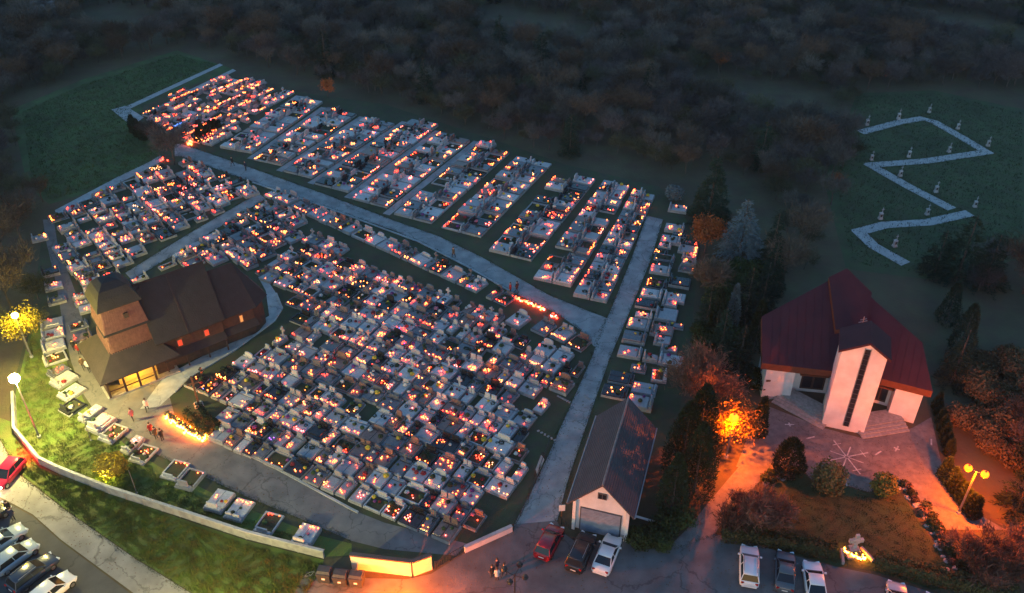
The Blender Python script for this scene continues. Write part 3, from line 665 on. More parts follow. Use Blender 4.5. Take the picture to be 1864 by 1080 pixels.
for nm, q in (('roof_wing', pl), ('roof_wing', pr)):
    r = part(nm, slabroof(q), m_red, wh); part('fascia', fascia(q), m_fascia, r)
    # standing seams running up the slope
    base = q[1] - q[0]; n_s = 9 if q is pl else 6
    nrm = (q[1] - q[0]).cross(q[2] - q[0]).normalized()
    slope = nrm.cross(base.normalized()).normalized()
    if slope.z < 0: slope = -slope
    for k in range(1, n_s):
        p0 = q[0] + base * (k / n_s); Lm = 0
        for step in range(1, 60):
            p = p0 + slope * step * .2
            if not inside(p, q): break
            Lm = step * .2
        if Lm > .6: part('roof_seam', MB().tube(p0 + nrm * .02, p0 + slope * (Lm - .1) + nrm * .01, .018, n=4), m_red, r)
cb = [ray(1519, 608, A, B, PK), ray(1577, 596, C, D, PK), R2 + (PK - R2) * .15, PK, L2]
cb = [p + Vector((0, 0, .55)) for p in cb]
r = part('roof_centre', slabroof(cb), m_red, wh); part('fascia', fascia(cb), m_fascia, r)
def inset(pts, d):
    c = sum(pts, Vector()) / len(pts); return [p + (c - p).normalized() * d for p in pts]
f0 = inset([A, B, MIDB, C, D, RB, R2, PK, L2, LB], .75); _ux = (Vector((37.7, 67.9, 0)) - Vector((33.6, 69.3, 0))).normalized(); bk_ = Vector((-_ux.y, _ux.x, 0)) * 1.7
M1, M2 = f0[0].lerp(f0[1], .42), f0[3].lerp(f0[4], .45)
foot = [f0[0], M1, M1 + bk_, f0[1] + bk_, f0[2] + bk_, f0[3] + bk_, M2 + bk_, M2, f0[4]] + f0[5:]
wm = MB(); n = len(foot)
for k in range(n):
    a, b = foot[k], foot[(k + 1) % n]; wm.face([(a.x, a.y, 0), (b.x, b.y, 0), (b.x, b.y, b.z - .5), (a.x, a.y, a.z - .5)])
part('wall', wm, m_white, wh)
TL, TR = Vector((33.6, 69.3, 0)), Vector((37.7, 67.9, 0)); ux = (TR - TL).normalized(); uy = Vector((-ux.y, ux.x, 0)); tw_ = (TR - TL).length
def tp(x, y, z): return TL + ux * x + uy * y + Vector((0, 0, z))
tm_ = MB(); fr = [tp(0, 0, 0), tp(tw_, 0, 0), tp(tw_, 0, 10.4), tp(tw_ * .55, 0, 11.9), tp(0, 0, 10.4)]; bk = [p + uy * 4 for p in fr]
tm_.face(fr); tm_.face(bk[::-1])
for k in range(5): tm_.face([fr[(k + 1) % 5], fr[k], bk[k], bk[(k + 1) % 5]])
tower = part('tower', tm_, m_white, wh)
tr_ = MB()
for a, b in ((fr[4] - ux * .35 - Vector((0, 0, .12)), fr[3]), (fr[3], fr[2] + ux * .35 - Vector((0, 0, .12)))):
    f0, f1 = -uy * .4, uy * 3.6; lift = Vector((0, 0, .3)); lo = Vector((0, 0, .02))
    t4 = [a + f0 + lift, b + f0 + lift, b + f1 + lift, a + f1 + lift]; b4 = [p - lift + lo for p in t4]
    tr_.face(t4); tr_.face(b4[::-1])
    for k in range(4): tr_.face([b4[k], b4[(k + 1) % 4], t4[(k + 1) % 4], t4[k]])
part('tower_roof', tr_, m_red, tower)
ws = part('window_strip', MB(), m_iron, tower) if False else None
fm_ = MB(); 
for sx in (-1, 1):
    p = tp(tw_ * .55 + sx * .29, -.03, .6); 
    fm_.face([p - ux * .04, p + ux * .04, p + ux * .04 + Vector((0, 0, 10.6)), p - ux * .04 + Vector((0, 0, 10.6))])
wf = part('window_strip', fm_, m_metal, tower)
for k in range(16):
    z = .65 + k * .655; p = tp(tw_ * .55, -.035, z); mb = MB(); a, b = p - ux * .25, p + ux * .25; h = Vector((0, 0, .63)); o = -uy * .03
    mb.face([a + o, b + o, b + o + h, a + o + h]); mb.face([a, a + o, a + o + h, a + h]); mb.face([b + o, b, b + h, b + o + h]); part('pane', mb, m_glass, wf)
# roof cross, doors, steps
cx = (cb[0] + cb[1]) / 2 + Vector((1.0, -.2, .2)); mb = MB(); mb.box(tuple(cx), (.07, .07, 1.3)); mb.box((cx.x, cx.y, cx.z + .9), (.8, .06, .07), .3); mb.box((cx.x, cx.y, cx.z + .6), (1.1, .06, .07), .3)
part('roof_cross', mb, m_metal, wh)
for (a, b) in ((foot[2], foot[3]), (foot[5], foot[6])):
    dd = (b - a); an_ = math.atan2(dd.y, dd.x); wd_ = min(2.6, dd.length * .7); c = (a + b) / 2
    dr = part('door', MB().box((c.x, c.y, .5), (wd_, .24, 2.5), an_), m_plank2, wh)
    for sx in (-1, 1):
        q_ = c + dd.normalized() * (sx * wd_ * .24) - bk_.normalized() * .1; part('glass', MB().box((q_.x, q_.y, .75), (wd_ * .38, .1, 2.0), an_), m_glass, dr)
    cc = c - bk_ * .35; part('canopy', MB().box((cc.x, cc.y, 3.15), (wd_ + .8, 1.2, .16), an_), m_fascia, wh)
for (p, q) in (((1404, 733), (1497, 783)), ((1570, 800), (1656, 786))):
    a, b = G(*p), G(*q); dd = (b - a).normalized(); nn = Vector((-dd.y, dd.x, 0))
    if nn.y < 0: nn = -nn
    for k in range(4):
        a2, b2 = a + nn * (.42 * k), b + nn * (.42 * k); back = nn * (3.2 - .42 * k)
        st = MB().prism([(v.x, v.y) for v in (a2, b2, b2 + back, a2 + back)], .03 + .14 * k * .999, .14 * (k + 1)); part('step', st, m_step, wh)
pc = G(1400, 722); oc = thing('wooden_cross', 'tall dark wooden cross standing beside the white church', 'cross', pc, .1)
part('upright', MB().box((0, 0, 0), (.3, .26, 3.6)), m_wood, oc); part('crossbar', MB().box((0, 0, 2.3), (1.5, .22, .26)), m_wood, oc); part('base', MB().box((0, 0, 0), (1, .9, .18), top=(.9, .9)), m_step, oc)

# ---- garage by the side lane
ga = Vector((6.0, 55.3, 0)); gb = Vector((10.55, 53.9, 0)); gx = (gb - ga).normalized(); gw = (gb - ga).length; gl = 11.6; EV, RG = 4.1, 7.0
gar = thing('garage', 'long gabled garage with white front and grey slatted roller door', 'garage', (ga + gb) / 2, math.atan2(gx.y, gx.x))
gm = MB(); hw = gw / 2
f5 = [(-hw, 0, 0), (hw, 0, 0), (hw, 0, EV), (0, 0, RG - .1), (-hw, 0, EV)]; b5 = [(x, gl, z) for x, y, z in f5]
gm.face(f5); gm.face(b5[::-1]); gm.face([(-hw, 0, 0), (-hw, 0, EV), (-hw, gl, EV), (-hw, gl, 0)]); gm.face([(hw, 0, 0), (hw, gl, 0), (hw, gl, EV), (hw, 0, EV)])
part('wall', gm, m_white, gar)
rf = MB(); k_ = (RG - EV) / hw
for sg in (-1, 1):
    ex = hw + .75; ze = EV - .75 * k_ * .55
    q = [(sg * ex, -.45, ze), (sg * ex, gl + .3, ze), (0, gl + .3, RG), (0, -.45, RG)]
    if sg < 0: q = q[::-1]
    lo = [(x, y, z - .18) for x, y, z in q]; rf.face(q); rf.face(lo[::-1])
    for k in range(4): rf.face([lo[k], lo[(k + 1) % 4], q[(k + 1) % 4], q[k]])
gr = part('roof', rf, mat('slate_tiles', (.07, .062, .072), .6, col2=(.055, .047, .053), scale=1.0, bump=.35, bscale=6), gar)
part('ridge_cap', MB().tube((0, -.46, RG + .02), (0, gl + .31, RG + .02), .1, n=6), mat('ridge_tile', (.22, .2, .2), .7, .3), gr)
nco = 16
for sg in (-1, 1):
    for j in range(1, nco):
        t = j / nco; x0 = sg * (hw + .75) * (1 - t); z0 = (EV - .75 * k_ * .55) + (RG - EV + .75 * k_ * .55) * t
        part('tile_course', MB().box((x0, gl / 2 - .07, z0 + .005), (.09, gl + .7, .035)), MATS['slate_tiles'], gr)
dr = part('roller_door', MB().box((0, -.03, .02), (3.95, .12, 3.1)), mat('door_track', (.08, .09, .11), .6, .2), gar)
for k in range(15): part('slat', MB().box((0, -.12, .05 + k * .203), (3.7, .09, .14), top=(1, .5)), mat('door_slat', (.26, .30, .38), .45, .25, scale=2), dr)
wi = part('window', MB().box((0, -.04, 4.75), (.85, .14, .72)), mat('window_frame', (.12, .1, .1), .6, .2), gar)
for sx in (-1, 1): part('pane', MB().box((sx * .19, -.1, 4.84), (.3, .06, .54)), m_glass, wi)
for sx in (-1, 1): part('gutter', MB().tube((sx * (hw + .8), -.45, EV - .5), (sx * (hw + .8), gl + .3, EV - .5), .07, n=6), m_metal, gar)
for sx in (-1, 1): part('pier', MB().box((sx * (hw + .12), -.1, 0), (.3, .4, EV - .15)), m_white, gar)
# small sheds far off
for k, (x, y, rz, w) in enumerate([(62, 42, .4, 6), (85, 30, .4, 5)]):
    c = G(x, y); sh = thing('shed', ['low shed with pale metal roof beyond the meadow', 'smaller shed with pale metal roof behind another shed'][k], 'shed', c, rz)
    part('wall', MB().box((0, 0, 0), (w, 4, 2.4)), mat('shed_boards', (.2, .19, .18), .8, .3), sh)
    r = MB(); r.face([(-w / 2 - .3, -2.4, 2.4), (w / 2 + .3, -2.4, 2.4), (w / 2 + .3, 2.4, 3.4), (-w / 2 - .3, 2.4, 3.4)]); r.face([(-w / 2 - .3, 2.4, 3.25), (w / 2 + .3, 2.4, 3.25), (w / 2 + .3, -2.4, 2.25), (-w / 2 - .3, -2.4, 2.25)]); r.face([(-w / 2 - .3, -2.4, 2.25), (w / 2 + .3, -2.4, 2.25), (w / 2 + .3, -2.4, 2.4), (-w / 2 - .3, -2.4, 2.4)])
    part('roof', r, mat('shed_roof', (.38, .4, .44), .5, .3), sh)
    part('door', MB().box((0, -2.03, 0), (1.2, .08, 2)), m_plank2, sh)
# ---------------- walls, fences, vehicles, lamps, people, small things ----------------
def along(pts, step):
    """cut a polyline into pieces of about step: list of (centre, angle, length)"""
    out = []
    for a, b in zip(pts[:-1], pts[1:]):
        L = (b - a).length; n = max(1, round(L / step)); d = (b - a) / n
        for k in range(n): out.append((a + d * (k + .5), math.atan2(d.y, d.x), d.length))
    return out
m_cwall = mat('wall_concrete', (.4, .39, .36), .85, col2=(.27, .26, .25), scale=1.5, bump=.2)
bw = thing('boundary_wall', 'low pale concrete wall curving along the grass verge', 'wall')
for c, a, L in along(GP([(27, 725), (30, 790), (75, 845), (110, 862), (200, 898), (330, 940), (450, 980), (592, 1016)]), 2.4):
    part('wall_panel', MB().box((c.x, c.y, 0), (L - .16, .22, 1.0), a), m_cwall, bw)
    part('coping', MB().box((c.x, c.y, 1.002), (L - .02, .32, .08), a, top=(1, .8)), m_conc, bw)
    d = Vector((math.cos(a), math.sin(a), 0)) * (L / 2); p = c - d; part('post', MB().box((p.x, p.y, 0), (.15, .28, 1.0), a), m_cwall, bw)
nw = thing('notice_wall', 'bright cream wall in two wings lit orange beside the forecourt', 'wall')
for (p, q) in (((642, 1034), (750, 1047)), ((753, 1047), (786, 1035))):
    a, b = G(*p), G(*q); c = (a + b) / 2; d = b - a; L = d.length; an = math.atan2(d.y, d.x)
    pn = part('wall_panel', MB().box((c.x, c.y, 0), (L, .3, 1.9), an), mat('cream_render', (.8, .74, .6), .85, .12, scale=1.5), nw)
    part('coping', MB().box((c.x, c.y, 1.903), (L + .1, .5, .1), an, top=(1, .8)), m_tar_dark, nw)
rw = thing('forecourt_wall', 'short white wall beside the lane mouth', 'wall')
for c, a, L in along(GP([(846, 1006), (932, 967)]), 2.0):
    part('wall_panel', MB().box((c.x, c.y, 0), (L - .02, .25, .75), a), m_white, rw); part('coping', MB().box((c.x, c.y, .752), (L, .36, .07), a), m_conc, rw)
def iron_fence(name, px, label, h=1.1, step=1.6, bars=6):
    f = thing(name, label, 'fence')
    for c, a, L in along(GP(px), step):
        d = Vector((math.cos(a), math.sin(a), 0)); p = c - d * L / 2
        part('post', MB().box((p.x, p.y, 0), (.07, .07, h + .08), a), m_iron, f)
        for z in (.15, h - .08): part('rail', MB().box((c.x, c.y, z), (L - .07, .035, .04), a), m_iron, f)
        for k in range(bars):
            q = p + d * L * (k + .7) / (bars + .4); part('bar', MB().box((q.x, q.y, .191), (.025, .025, h - .28), a), m_iron, f)
    return f
iron_fence('iron_fence', [(793, 1037), (846, 1006)], 'black iron railing between cream wall and white wall')
iron_fence('lane_fence', [(934, 965), (948, 940), (975, 880), (990, 835), (1003, 800)], 'low dark railing along the side lane edge', .8, 2.2, 5)
iron_fence('garage_fence', [(1022, 955), (1040, 968)], 'short dark railing beside the garage front', .9, 1.2, 4)
ft = ribbon('stepping_stones', [(1063, 720), (1075, 728)], .3, 0, .06, m_step); ft['kind'] = 'structure'
for px in ([(1016, 722), (1037, 733)], [(980, 785), (1010, 802)]):
    P = GP(px)
    for j in range(6):
        c = P[0].lerp(P[1], j / 5); o = part('stepping_stone', MB().box((c.x, c.y, .02), (.3, .22, .07), random.uniform(0, 3), top=(.85, .85)), m_step); tag(o, 'small square stepping stone in grass beside side lane', 'stone', 'stepping stones beside side lane')
bd = thing('leaning_board', 'pale board leaning on a small iron gate by side lane', 'board', G(985, 852), math.radians(72))
part('board', MB().face([(-1.2, 0, .05), (1.2, 0, .05), (.9, .25, .9), (-1.1, .25, .8)]).face([(-1.1, .29, .8), (.9, .29, .9), (1.2, .04, .05), (-1.2, .04, .05)]), m_white, bd); part('gate_frame', MB().tube((-1.3, .3, 0), (-1.3, .3, 1.1), .03).tube((1.3, .3, 0), (1.3, .3, 1.1), .03).tube((-1.3, .3, 1.08), (1.3, .3, 1.08), .03), m_iron, bd)
# planks / pole fence east of the garage
pk = thing('timber_rail', 'low timber rail in the hedge beside the garage', 'rail'); a, b = G(1150, 938, .5), G(1198, 952, .5); part('beam', MB().tube(a, b, .12, n=6), m_white, pk)
for t in (.05, .95): c = a.lerp(b, t); part('post', MB().box((c.x, c.y, 0), (.12, .12, .6)), m_wood, pk)
# ---- cars
m_tyre = mat('tyre_rubber', (.02, .02, .02), .9, .2); m_rim = mat('alloy_rim', (.45, .46, .48), .3, .1, metal=.8)
m_cglass = mat('car_glass', (.015, .018, .025), .06, 0)
m_hl = mat('headlight_glass', (.75, .78, .8), .15, 0); m_tl = mat('taillight_glass', (.35, .01, .01), .2, 0)
m_hl_on = mat('headlight_on', (1, .9, .7), .2, 0, emit=(1, .75, .4), estr=6); m_tl_on = mat('taillight_on', (1, .05, .02), .2, 0, emit=(1, .03, .015), estr=3)
CP = {'white': (.75, .76, .78), 'red': (.35, .012, .022), 'dark': (.02, .022, .028), 'silver': (.32, .40, .48), 'grey': (.09, .11, .13), 'blue': (.03, .045, .08), 'crimson': (.5, .02, .06)}
def ring(x, hw, zl, zt, r=.12):
    return [(x, -hw * .86, zl), (x, -hw, zl + .12), (x, -hw, zl + (zt - zl) * .62), (x, -hw * .95, zt - .05), (x, -hw * .82, zt), (x, hw * .82, zt), (x, hw * .95, zt - .05), (x, hw, zl + (zt - zl) * .62), (x, hw, zl + .12), (x, hw * .86, zl)]
wheel = MB(); tyre_mb = MB(); rim_mb = MB()
n = 14
def wheel_mb():
    t = MB(); pr = [(.20, -.1), (.31, -.1), (.33, -.06), (.33, .06), (.31, .1), (.20, .1)]
    for r, y in pr:
        for k in range(n): t.v.append((r * math.cos(2 * math.pi * k / n), y, r * math.sin(2 * math.pi * k / n)))
    for j in range(5):
        for k in range(n): t.f.append((j * n + k, (j + 1) * n + k, (j + 1) * n + (k + 1) % n, j * n + (k + 1) % n)); t.m.append(0)
    r_ = MB(); r_.tube((0, -.09, 0), (0, .09, 0), .2, .2, 10); return t, r_
tyre_mb, rim_mb = wheel_mb(); tyre_me, rim_me = tyre_mb.mesh('tyre', m_tyre, True), rim_mb.mesh('rim', m_rim)
def car(p_rear, p_front, kind, paint, label, lit=False, z=.05):
    a, b = G(*p_rear), G(*p_front); c = (a + b) / 2; an = math.atan2(b.y - a.y, b.x - a.x)
    t = thing('parked_car' if not lit else 'car', label, 'car', (c.x, c.y, z), an, 'cars around the graveyard')
    m = mat('car_paint_' + paint, CP[paint], .25, 0, spec=.6); hw = .88 if kind != 'suv' else .92; zt = .92 if kind != 'suv' else 1.05; rt = {'sedan': 1.43, 'hatch': 1.48, 'wagon': 1.5, 'suv': 1.7}[kind]; Lh = 2.2 if kind != 'hatch' else 2.0
    tail = zt + (.02 if kind == 'sedan' else .04)
    secs = [ring(-Lh, hw * .82, .35, zt - .22), ring(-Lh + .08, hw * .93, .27, tail - .04), ring(-Lh + .5, hw, .22, tail), ring(-.4, hw, .2, zt + .03), ring(.7, hw, .2, zt + .02), ring(Lh - .75, hw * .98, .22, zt - .07), ring(Lh - .18, hw * .92, .26, zt - .18), ring(Lh, hw * .78, .34, zt - .36)]
    mb = loft(secs, cap=True); mb.f.append(tuple(range(9, -1, -1))); mb.m.append(0); part('body', mb, m, t, True)
    xb0, xt0 = {'sedan': (-1.65, -1.0), 'hatch': (-1.9, -1.55), 'wagon': (-2.08, -1.8), 'suv': (-2.08, -1.85)}[kind]; xb1, xt1 = (1.0, .25) if kind != 'suv' else (1.05, .4)
    w0, w1 = hw * .9, hw * .72; zb = zt - .02; zr = rt - .06
    B4 = [(xb0, -w0, zb), (xb1, -w0, zb), (xb1, w0, zb), (xb0, w0, zb)]; T4 = [(xt0, -w1, zr), (xt1, -w1, zr), (xt1, w1, zr), (xt0, w1, zr)]
    def q(i, j, nm):
        mbq = MB().face([B4[i], B4[j], T4[j], T4[i]]); part(nm, mbq, m_cglass, t)
    q(1, 2, 'windscreen'); q(3, 0, 'rear_window'); q(0, 1, 'side_window'); q(2, 3, 'side_window')
    rf = loft([[(x * 1.0, y * 1.02, zr - .01) for x, y, _ in T4], [(x, y * 1.02, zr + .03) for x, y, _ in T4], [(x * .9, y * .85, zr + .08) for x, y, _ in T4]]); part('roof', rf, m, t, True)
    pm = MB()
    for i in range(4): pm.tube(B4[i], T4[i], .05, .04, 5)
    for sy in (-1, 1): pm.tube((-.35, sy * w0 * 1.0, zb), (-.45, sy * w1 * 1.01, zr), .045, .04, 4)
    part('pillars', pm, m, t)
    for sx in (-1.32, 1.36):
        for sy in (-1, 1):
            w = link('wheel', None, t, (sx, sy * (hw - .1), .33)); link('tyre', tyre_me, w); link('rim', rim_me, w)
    for sy in (-1, 1):
        part('headlight', MB().box((Lh - .1, sy * hw * .62, zt - .38), (.2, .34, .15), -sy * .35), m_hl_on if lit else m_hl, t)
        part('taillight', MB().box((-Lh + .05, sy * hw * .7, zt - .25), (.12, .26, .2), sy * .25), m_tl_on if lit else m_tl, t)
        part('mirror', MB().box((.75, sy * (hw + .1), zt), (.14, .2, .13), top=(.8, .9)), m, t)
    part('number_plate', MB().box((-Lh - .01, 0, .5), (.03, .5, .11)), m_white, t); part('bumper', MB().box((-Lh + .03, 0, .3), (.16, hw * 1.5, .16)), m_tyre if kind == 'suv' else m, t)
    if kind in ('wagon', 'suv'):
        for sy in (-1, 1): part('roof_rail', MB().tube((-1.5, sy * w1 * .9, zr + .12), (.2, sy * w1 * .9, zr + .12), .025, n=4), m_metal, t)
    return t
car((985, 1022), (1014, 966), 'hatch', 'red', 'dark red hatchback parked beside the side lane mouth')
car((1043, 1045), (1071, 982), 'suv', 'dark', 'black estate car parked between red and white cars', )
car((1091, 1050), (1118, 984), 'sedan', 'white', 'white saloon parked in front of the roller door')
car((1362, 1076), (1362, 1000), 'wagon', 'white', 'white estate car with roof rails parked below the hedge')
car((1426, 1086), (1428, 1010), 'sedan', 'grey', 'dark grey saloon parked between two white cars')
car((1486, 1106), (1474, 1030), 'sedan', 'white', 'white saloon parked close to the stone cross')
car((1634, 1142), (1628, 1070), 'sedan', 'silver', 'pale saloon nosed in under the hedge past the cross')
car((1704, 1160), (1697, 1090), 'hatch', 'dark', 'black hatchback under the hedge end')
rc = car((36, 848), (-2, 892), 'hatch', 'crimson', 'red car driving on the road with its lamps lit', True, .04)
lamp('tail_glow', (-2.6, 0, .8), (1, .03, .02), 300, .2, rc); lamp('head_glow', (2.7, 0, .5), (1, .7, .35), 120, .2, rc)
car((-62, 985), (18, 925), 'wagon', 'dark', 'black estate car parked at the end of the row by the road')
car((-36, 1022), (48, 966), 'sedan', 'silver', 'silver blue saloon parked between black and silver cars by the road')
car((-10, 1052), (72, 992), 'hatch', 'silver', 'silver blue hatchback parked beside a dark car by the road')
car((24, 1082), (103, 1020), 'wagon', 'blue', 'dark blue estate car with bright roof rails by the road')
car((60, 1114), (136, 1052), 'hatch', 'white', 'white hatchback parked last in the row by the road')
# ---- lamp posts
m_post = mat('galvanised_post', (.22, .22, .22), .5, .25, metal=.3)
def bulb_of(nm, col):
    return lambda P, r: mat('%s_%d' % (nm, P), col, .3, 0, emit=col, estr=2.6 if 'sodium' in nm else P / (math.pi * 4 * math.pi * r * r))
m_bulb_w, m_bulb_y, m_bulb_o = bulb_of('lamp_white', (1, .82, .25)), bulb_of('lamp_yellow', (1, .72, .04)), bulb_of('lamp_sodium', (1, .075, .002))
def lamp_post(base, h, label, bulb, col, power, r=.22, arm=(0, 0), heads=1, group='lamp posts'):
    t = thing('lamp_post', label, 'lamp post', base, 0, group); top = Vector((0, 0, h)); part('post', MB().tube((0, 0, 0), (0, 0, h), .11, .06, 8), m_post, t); part('footing', MB().lathe((0, 0, 0), [(.22, 0), (.2, .25)], 8), m_conc, t)
    for k in range(heads):
        e = Vector((arm[0], arm[1], 0)) * (1 if k == 0 else -1); p = top + e
        if e.length > .01: part('arm', MB().tube(top - Vector((0, 0, .1)), p + Vector((0, 0, .08)), .045, .04, 6), m_post, t)
        part('lamp_cap', MB().lathe(tuple(p), [(.12, r * .95), (.06, r * 1.15), (.02, r * 1.25)], 8), m_iron, t)
        part('globe', MB().lathe(tuple(p), [(r * math.sin(q), -r * math.cos(q)) for q in np.linspace(.08, math.pi - .25, 9)], 14), bulb(power / heads, r), t, True)
        if bulb is m_bulb_o: lamp('lamp_light', p - Vector((0, 0, r + .14)), (1, .14, .0001), power / heads, .12, t)
    return t
def base_for(px, py, h):
    g = G(px, py, h); return Vector((g.x, g.y, 0))
lamp_post(base_for(27, 692, 8.0), 8.2, 'tall lamp post burning bright white above the floodlit lawn', m_bulb_w, (1, .80, .42), 5000, .5)
lamp_post(base_for(28, 577, 6.0), 6.2, 'lamp post glowing yellow inside the tree by the path', m_bulb_y, (1, .78, .18), 1100, .35)
lamp_post(base_for(1335, 765, 5.2), 5.5, 'orange street lamp hidden in foliage beside the white church', m_bulb_o, (1, .27, .03), 5200, .5)
lamp_post(base_for(1776, 862, 5.5), 5.8, 'twin headed orange street lamp by the cypress hedge', m_bulb_o, (1, .27, .03), 2600, .36, (.6, -.4), 2)
lamp_post(base_for(715, 1104, 2.2), 2.4, 'orange lamp post on the forecourt facing the cream wall', m_bulb_o, (1, .25, .02), 9000, .2)
lamp_post(base_for(330, 1160, 6.0), 6.2, 'white lamp post at the road side by the verge', m_bulb_w, (1, .88, .5), 2600, .25)
# unlit post with four globes over the forecourt
q = base_for(937, 1044, 5.6); t = thing('lamp_post', 'unlit post with four globe lamps on the forecourt', 'lamp post', q, .35, 'lamp posts'); part('post', MB().tube((0, 0, 0), (0, 0, 5.5), .09, .06, 8), m_iron, t)
for k in range(4):
    a = math.pi / 4 + k * math.pi / 2; e = Vector((math.cos(a) * .95, math.sin(a) * .95, 5.45)); part('arm', MB().tube((0, 0, 5.3), e, .035, n=6), m_iron, t)
    part('globe', MB().lathe((e.x, e.y, e.z - .05), [(.1, 0), (.24, .1), (.28, .24), (.2, .38), (.05, .45)], 10), m_iron if k % 2 else m_glass, t); part('globe_cap', MB().lathe((e.x, e.y, e.z + .4), [(.2, 0), (.05, .12)], 8), m_iron, t)
for k, (x, y, h, lb) in enumerate([(166, 802, 3.5, 'thin steel pole on the floodlit lawn'), (249, 898, 3.2, 'thin steel pole just inside the boundary wall')]):
    t = thing('flag_pole', lb, 'pole', G(x, y)); part('pole', MB().tube((0, 0, 0), (0, 0, h), .045, .03, 6), m_post, t); part('foot', MB().lathe((0, 0, 0), [(.12, 0), (.1, .12)], 8), m_conc, t)
# flood lamp at the foot of the yellow bush
fb = G(195, 868); t = thing('ground_floodlight', 'small floodlight shining up into the yellow bush', 'floodlight', fb, .2); part('housing', MB().box((0, 0, .05), (.35, .25, .25)), m_iron, t); part('lens', MB().box((0, .06, .302), (.28, .16, .02)), mat('flood_lens', (1, .9, .3), .3, 0, emit=(1, .85, .15), estr=8), t); lamp('flood', (0.1, -.45, .75), (1, .85, .1), 260, .1, t)
# sign board by the garage
t = thing('sign_board', 'small white notice board on a post by the garage', 'sign', G(1022, 942), .1); part('post', MB().box((0, 0, 0), (.08, .08, 1.2)), m_wood, t); part('board', MB().box((0, -.06, 1.0), (.6, .05, .8)), m_white, t)
# bins
for k, (x, y) in enumerate([(593, 1056), (622, 1062), (651, 1064)]):
    t = thing('waste_container', ['dark wheeled waste container at the end of the boundary wall', 'dark waste container in the middle of three', 'dark waste container against the cream wall'][k], 'container', G(x, y), math.radians(-8), 'waste containers by the wall')
    m_bin = mat('bin_plastic', (.05, .055, .06), .5, .3); part('body', MB().box((0, 0, .16), (1.1, .85, 1.05), top=(1.12, 1.2)), m_bin, t)
    ld = MB().box((0, .03, 1.22), (1.3, 1.1, .1)); ld.box((0, .05, 1.32), (1.2, .95, .16), top=(.9, .6)); part('lid', ld, m_bin, t)
    for sx in (-1, 1):
        for sy in (-1, 1): part('wheel', MB().tube((sx * .42 - .05, sy * .3, .09), (sx * .42 + .05, sy * .3, .09), .09, n=8), m_tyre, t)
    part('white_patch', MB().box((0, -.475, .62), (.3, .02, .22)), m_white, t)  # plain white patch on the front of the container
# bicycle leaning by the containers
t = thing('bicycle', 'bicycle parked beside the waste containers', 'bicycle', G(566, 1052), .2)
def hoop(x, r=.33):
    mb = MB(); k = 16
    for j in range(k):
        a, b = 2 * math.pi * j / k, 2 * math.pi * (j + 1) / k; mb.tube((x + r * math.cos(a), 0, r + r * math.sin(a)), (x + r * math.cos(b), 0, r + r * math.sin(b)), .02, n=4, cap=False)
    return mb
for x in (-.52, .52): part('wheel', hoop(x), m_tyre, t)
part('frame', MB().tube((-.52, 0, .33), (0, 0, .3), .018, n=5).tube((0, 0, .3), (-.2, 0, .8), .018, n=5).tube((0, 0, .3), (.38, 0, .75), .02, n=5).tube((-.18, 0, .75), (.36, 0, .78), .018, n=5).tube((.52, 0, .33), (.34, 0, .92), .018, n=5).tube((-.52, 0, .33), (-.19, 0, .74), .014, n=5), m_metal, t)
part('handlebar', MB().tube((.34, -.28, .95), (.34, .28, .95), .016, n=5), m_iron, t); part('saddle', MB().box((-.22, 0, .82), (.26, .14, .06), top=(.8, .6)), m_iron, t)
# stone cross monument with its candles
sc_ = thing('stone_cross', 'stone cross monument on a plinth in the hedge gap', 'monument', G(1552, 1008), .1, scale=.88)
part('plinth', MB().box((0, 0, 0), (1.7, 1.4, .3)).box((0, .1, .302), (1.1, .9, .55), top=(.85, .85)), m_step, sc_)
part('cross', MB().box((0, .1, .85), (.42, .32, 2.0), top=(.85, .85)).box((0, .1, 1.75), (1.5, .3, .42)), mat('pale_stone', (.48, .46, .44), .8, .35, scale=3), sc_)
for k in range(4): part('arm_boss', MB().box((.28 * (1 if k % 2 else -1), .1, 1.6 if k < 2 else 2.15), (.22, .24, .18)), MATS['pale_stone'], sc_)
for sx in (-1, 1): part('wing_wall', MB().box((sx * 1.35, -.4, 0), (.25, 1.8, .45), sx * .3), m_step, sc_)
# mission cross near the candle heap
t = thing('mission_cross', 'tall thin wooden cross standing by the candle heap', 'cross', G(362, 738), .5); part('upright', MB().box((0, 0, 0), (.2, .2, 4.2)), m_wood, t); part('crossbar', MB().box((0, 0, 3.1), (1.3, .16, .18)), m_wood, t)
part('stone_foot', MB().box((0, 0, 0), (1, 1, .35), top=(.7, .7)), m_step, t)
# fourteen shrines of the hill path
m_shr = mat('shrine_stone', (.46, .47, .49), .8, .35, scale=2)
SHR = [(1578, 228), (1635, 217), (1691, 205), (1743, 235), (1798, 266), (1727, 277), (1654, 286), (1586, 292), (1638, 321), (1703, 350), (1774, 377), (1687, 391), (1602, 399), (1628, 449)]
for k, (x, y) in enumerate(SHR):
    t = thing('way_shrine', 'small pale stone shrine with a thin cross, %s from the upper path end' % ordn(k + 1), 'shrine', G(x, y), random.uniform(-.3, .3), 'shrines along the zigzag path', scale=random.uniform(.7, .85))
    part('pedestal', MB().box((0, 0, 0), (.8, .7, .35), top=(.9, .9)), m_shr, t); part('body', MB().box((0, 0, .35), (.6, .5, .95), top=(.92, .92)), m_shr, t); part('niche', MB().box((0, -.26, .6), (.34, .06, .48)), m_iron, t)
    part('cap', MB().box((0, 0, 1.302), (.78, .66, .22), top=(.25, .3)), m_shr, t); part('cross', MB().box((.1, 0, 1.5), (.09, .09, 1.0)).box((.1, 0, 2.05), (.5, .08, .09)), m_shr, t)
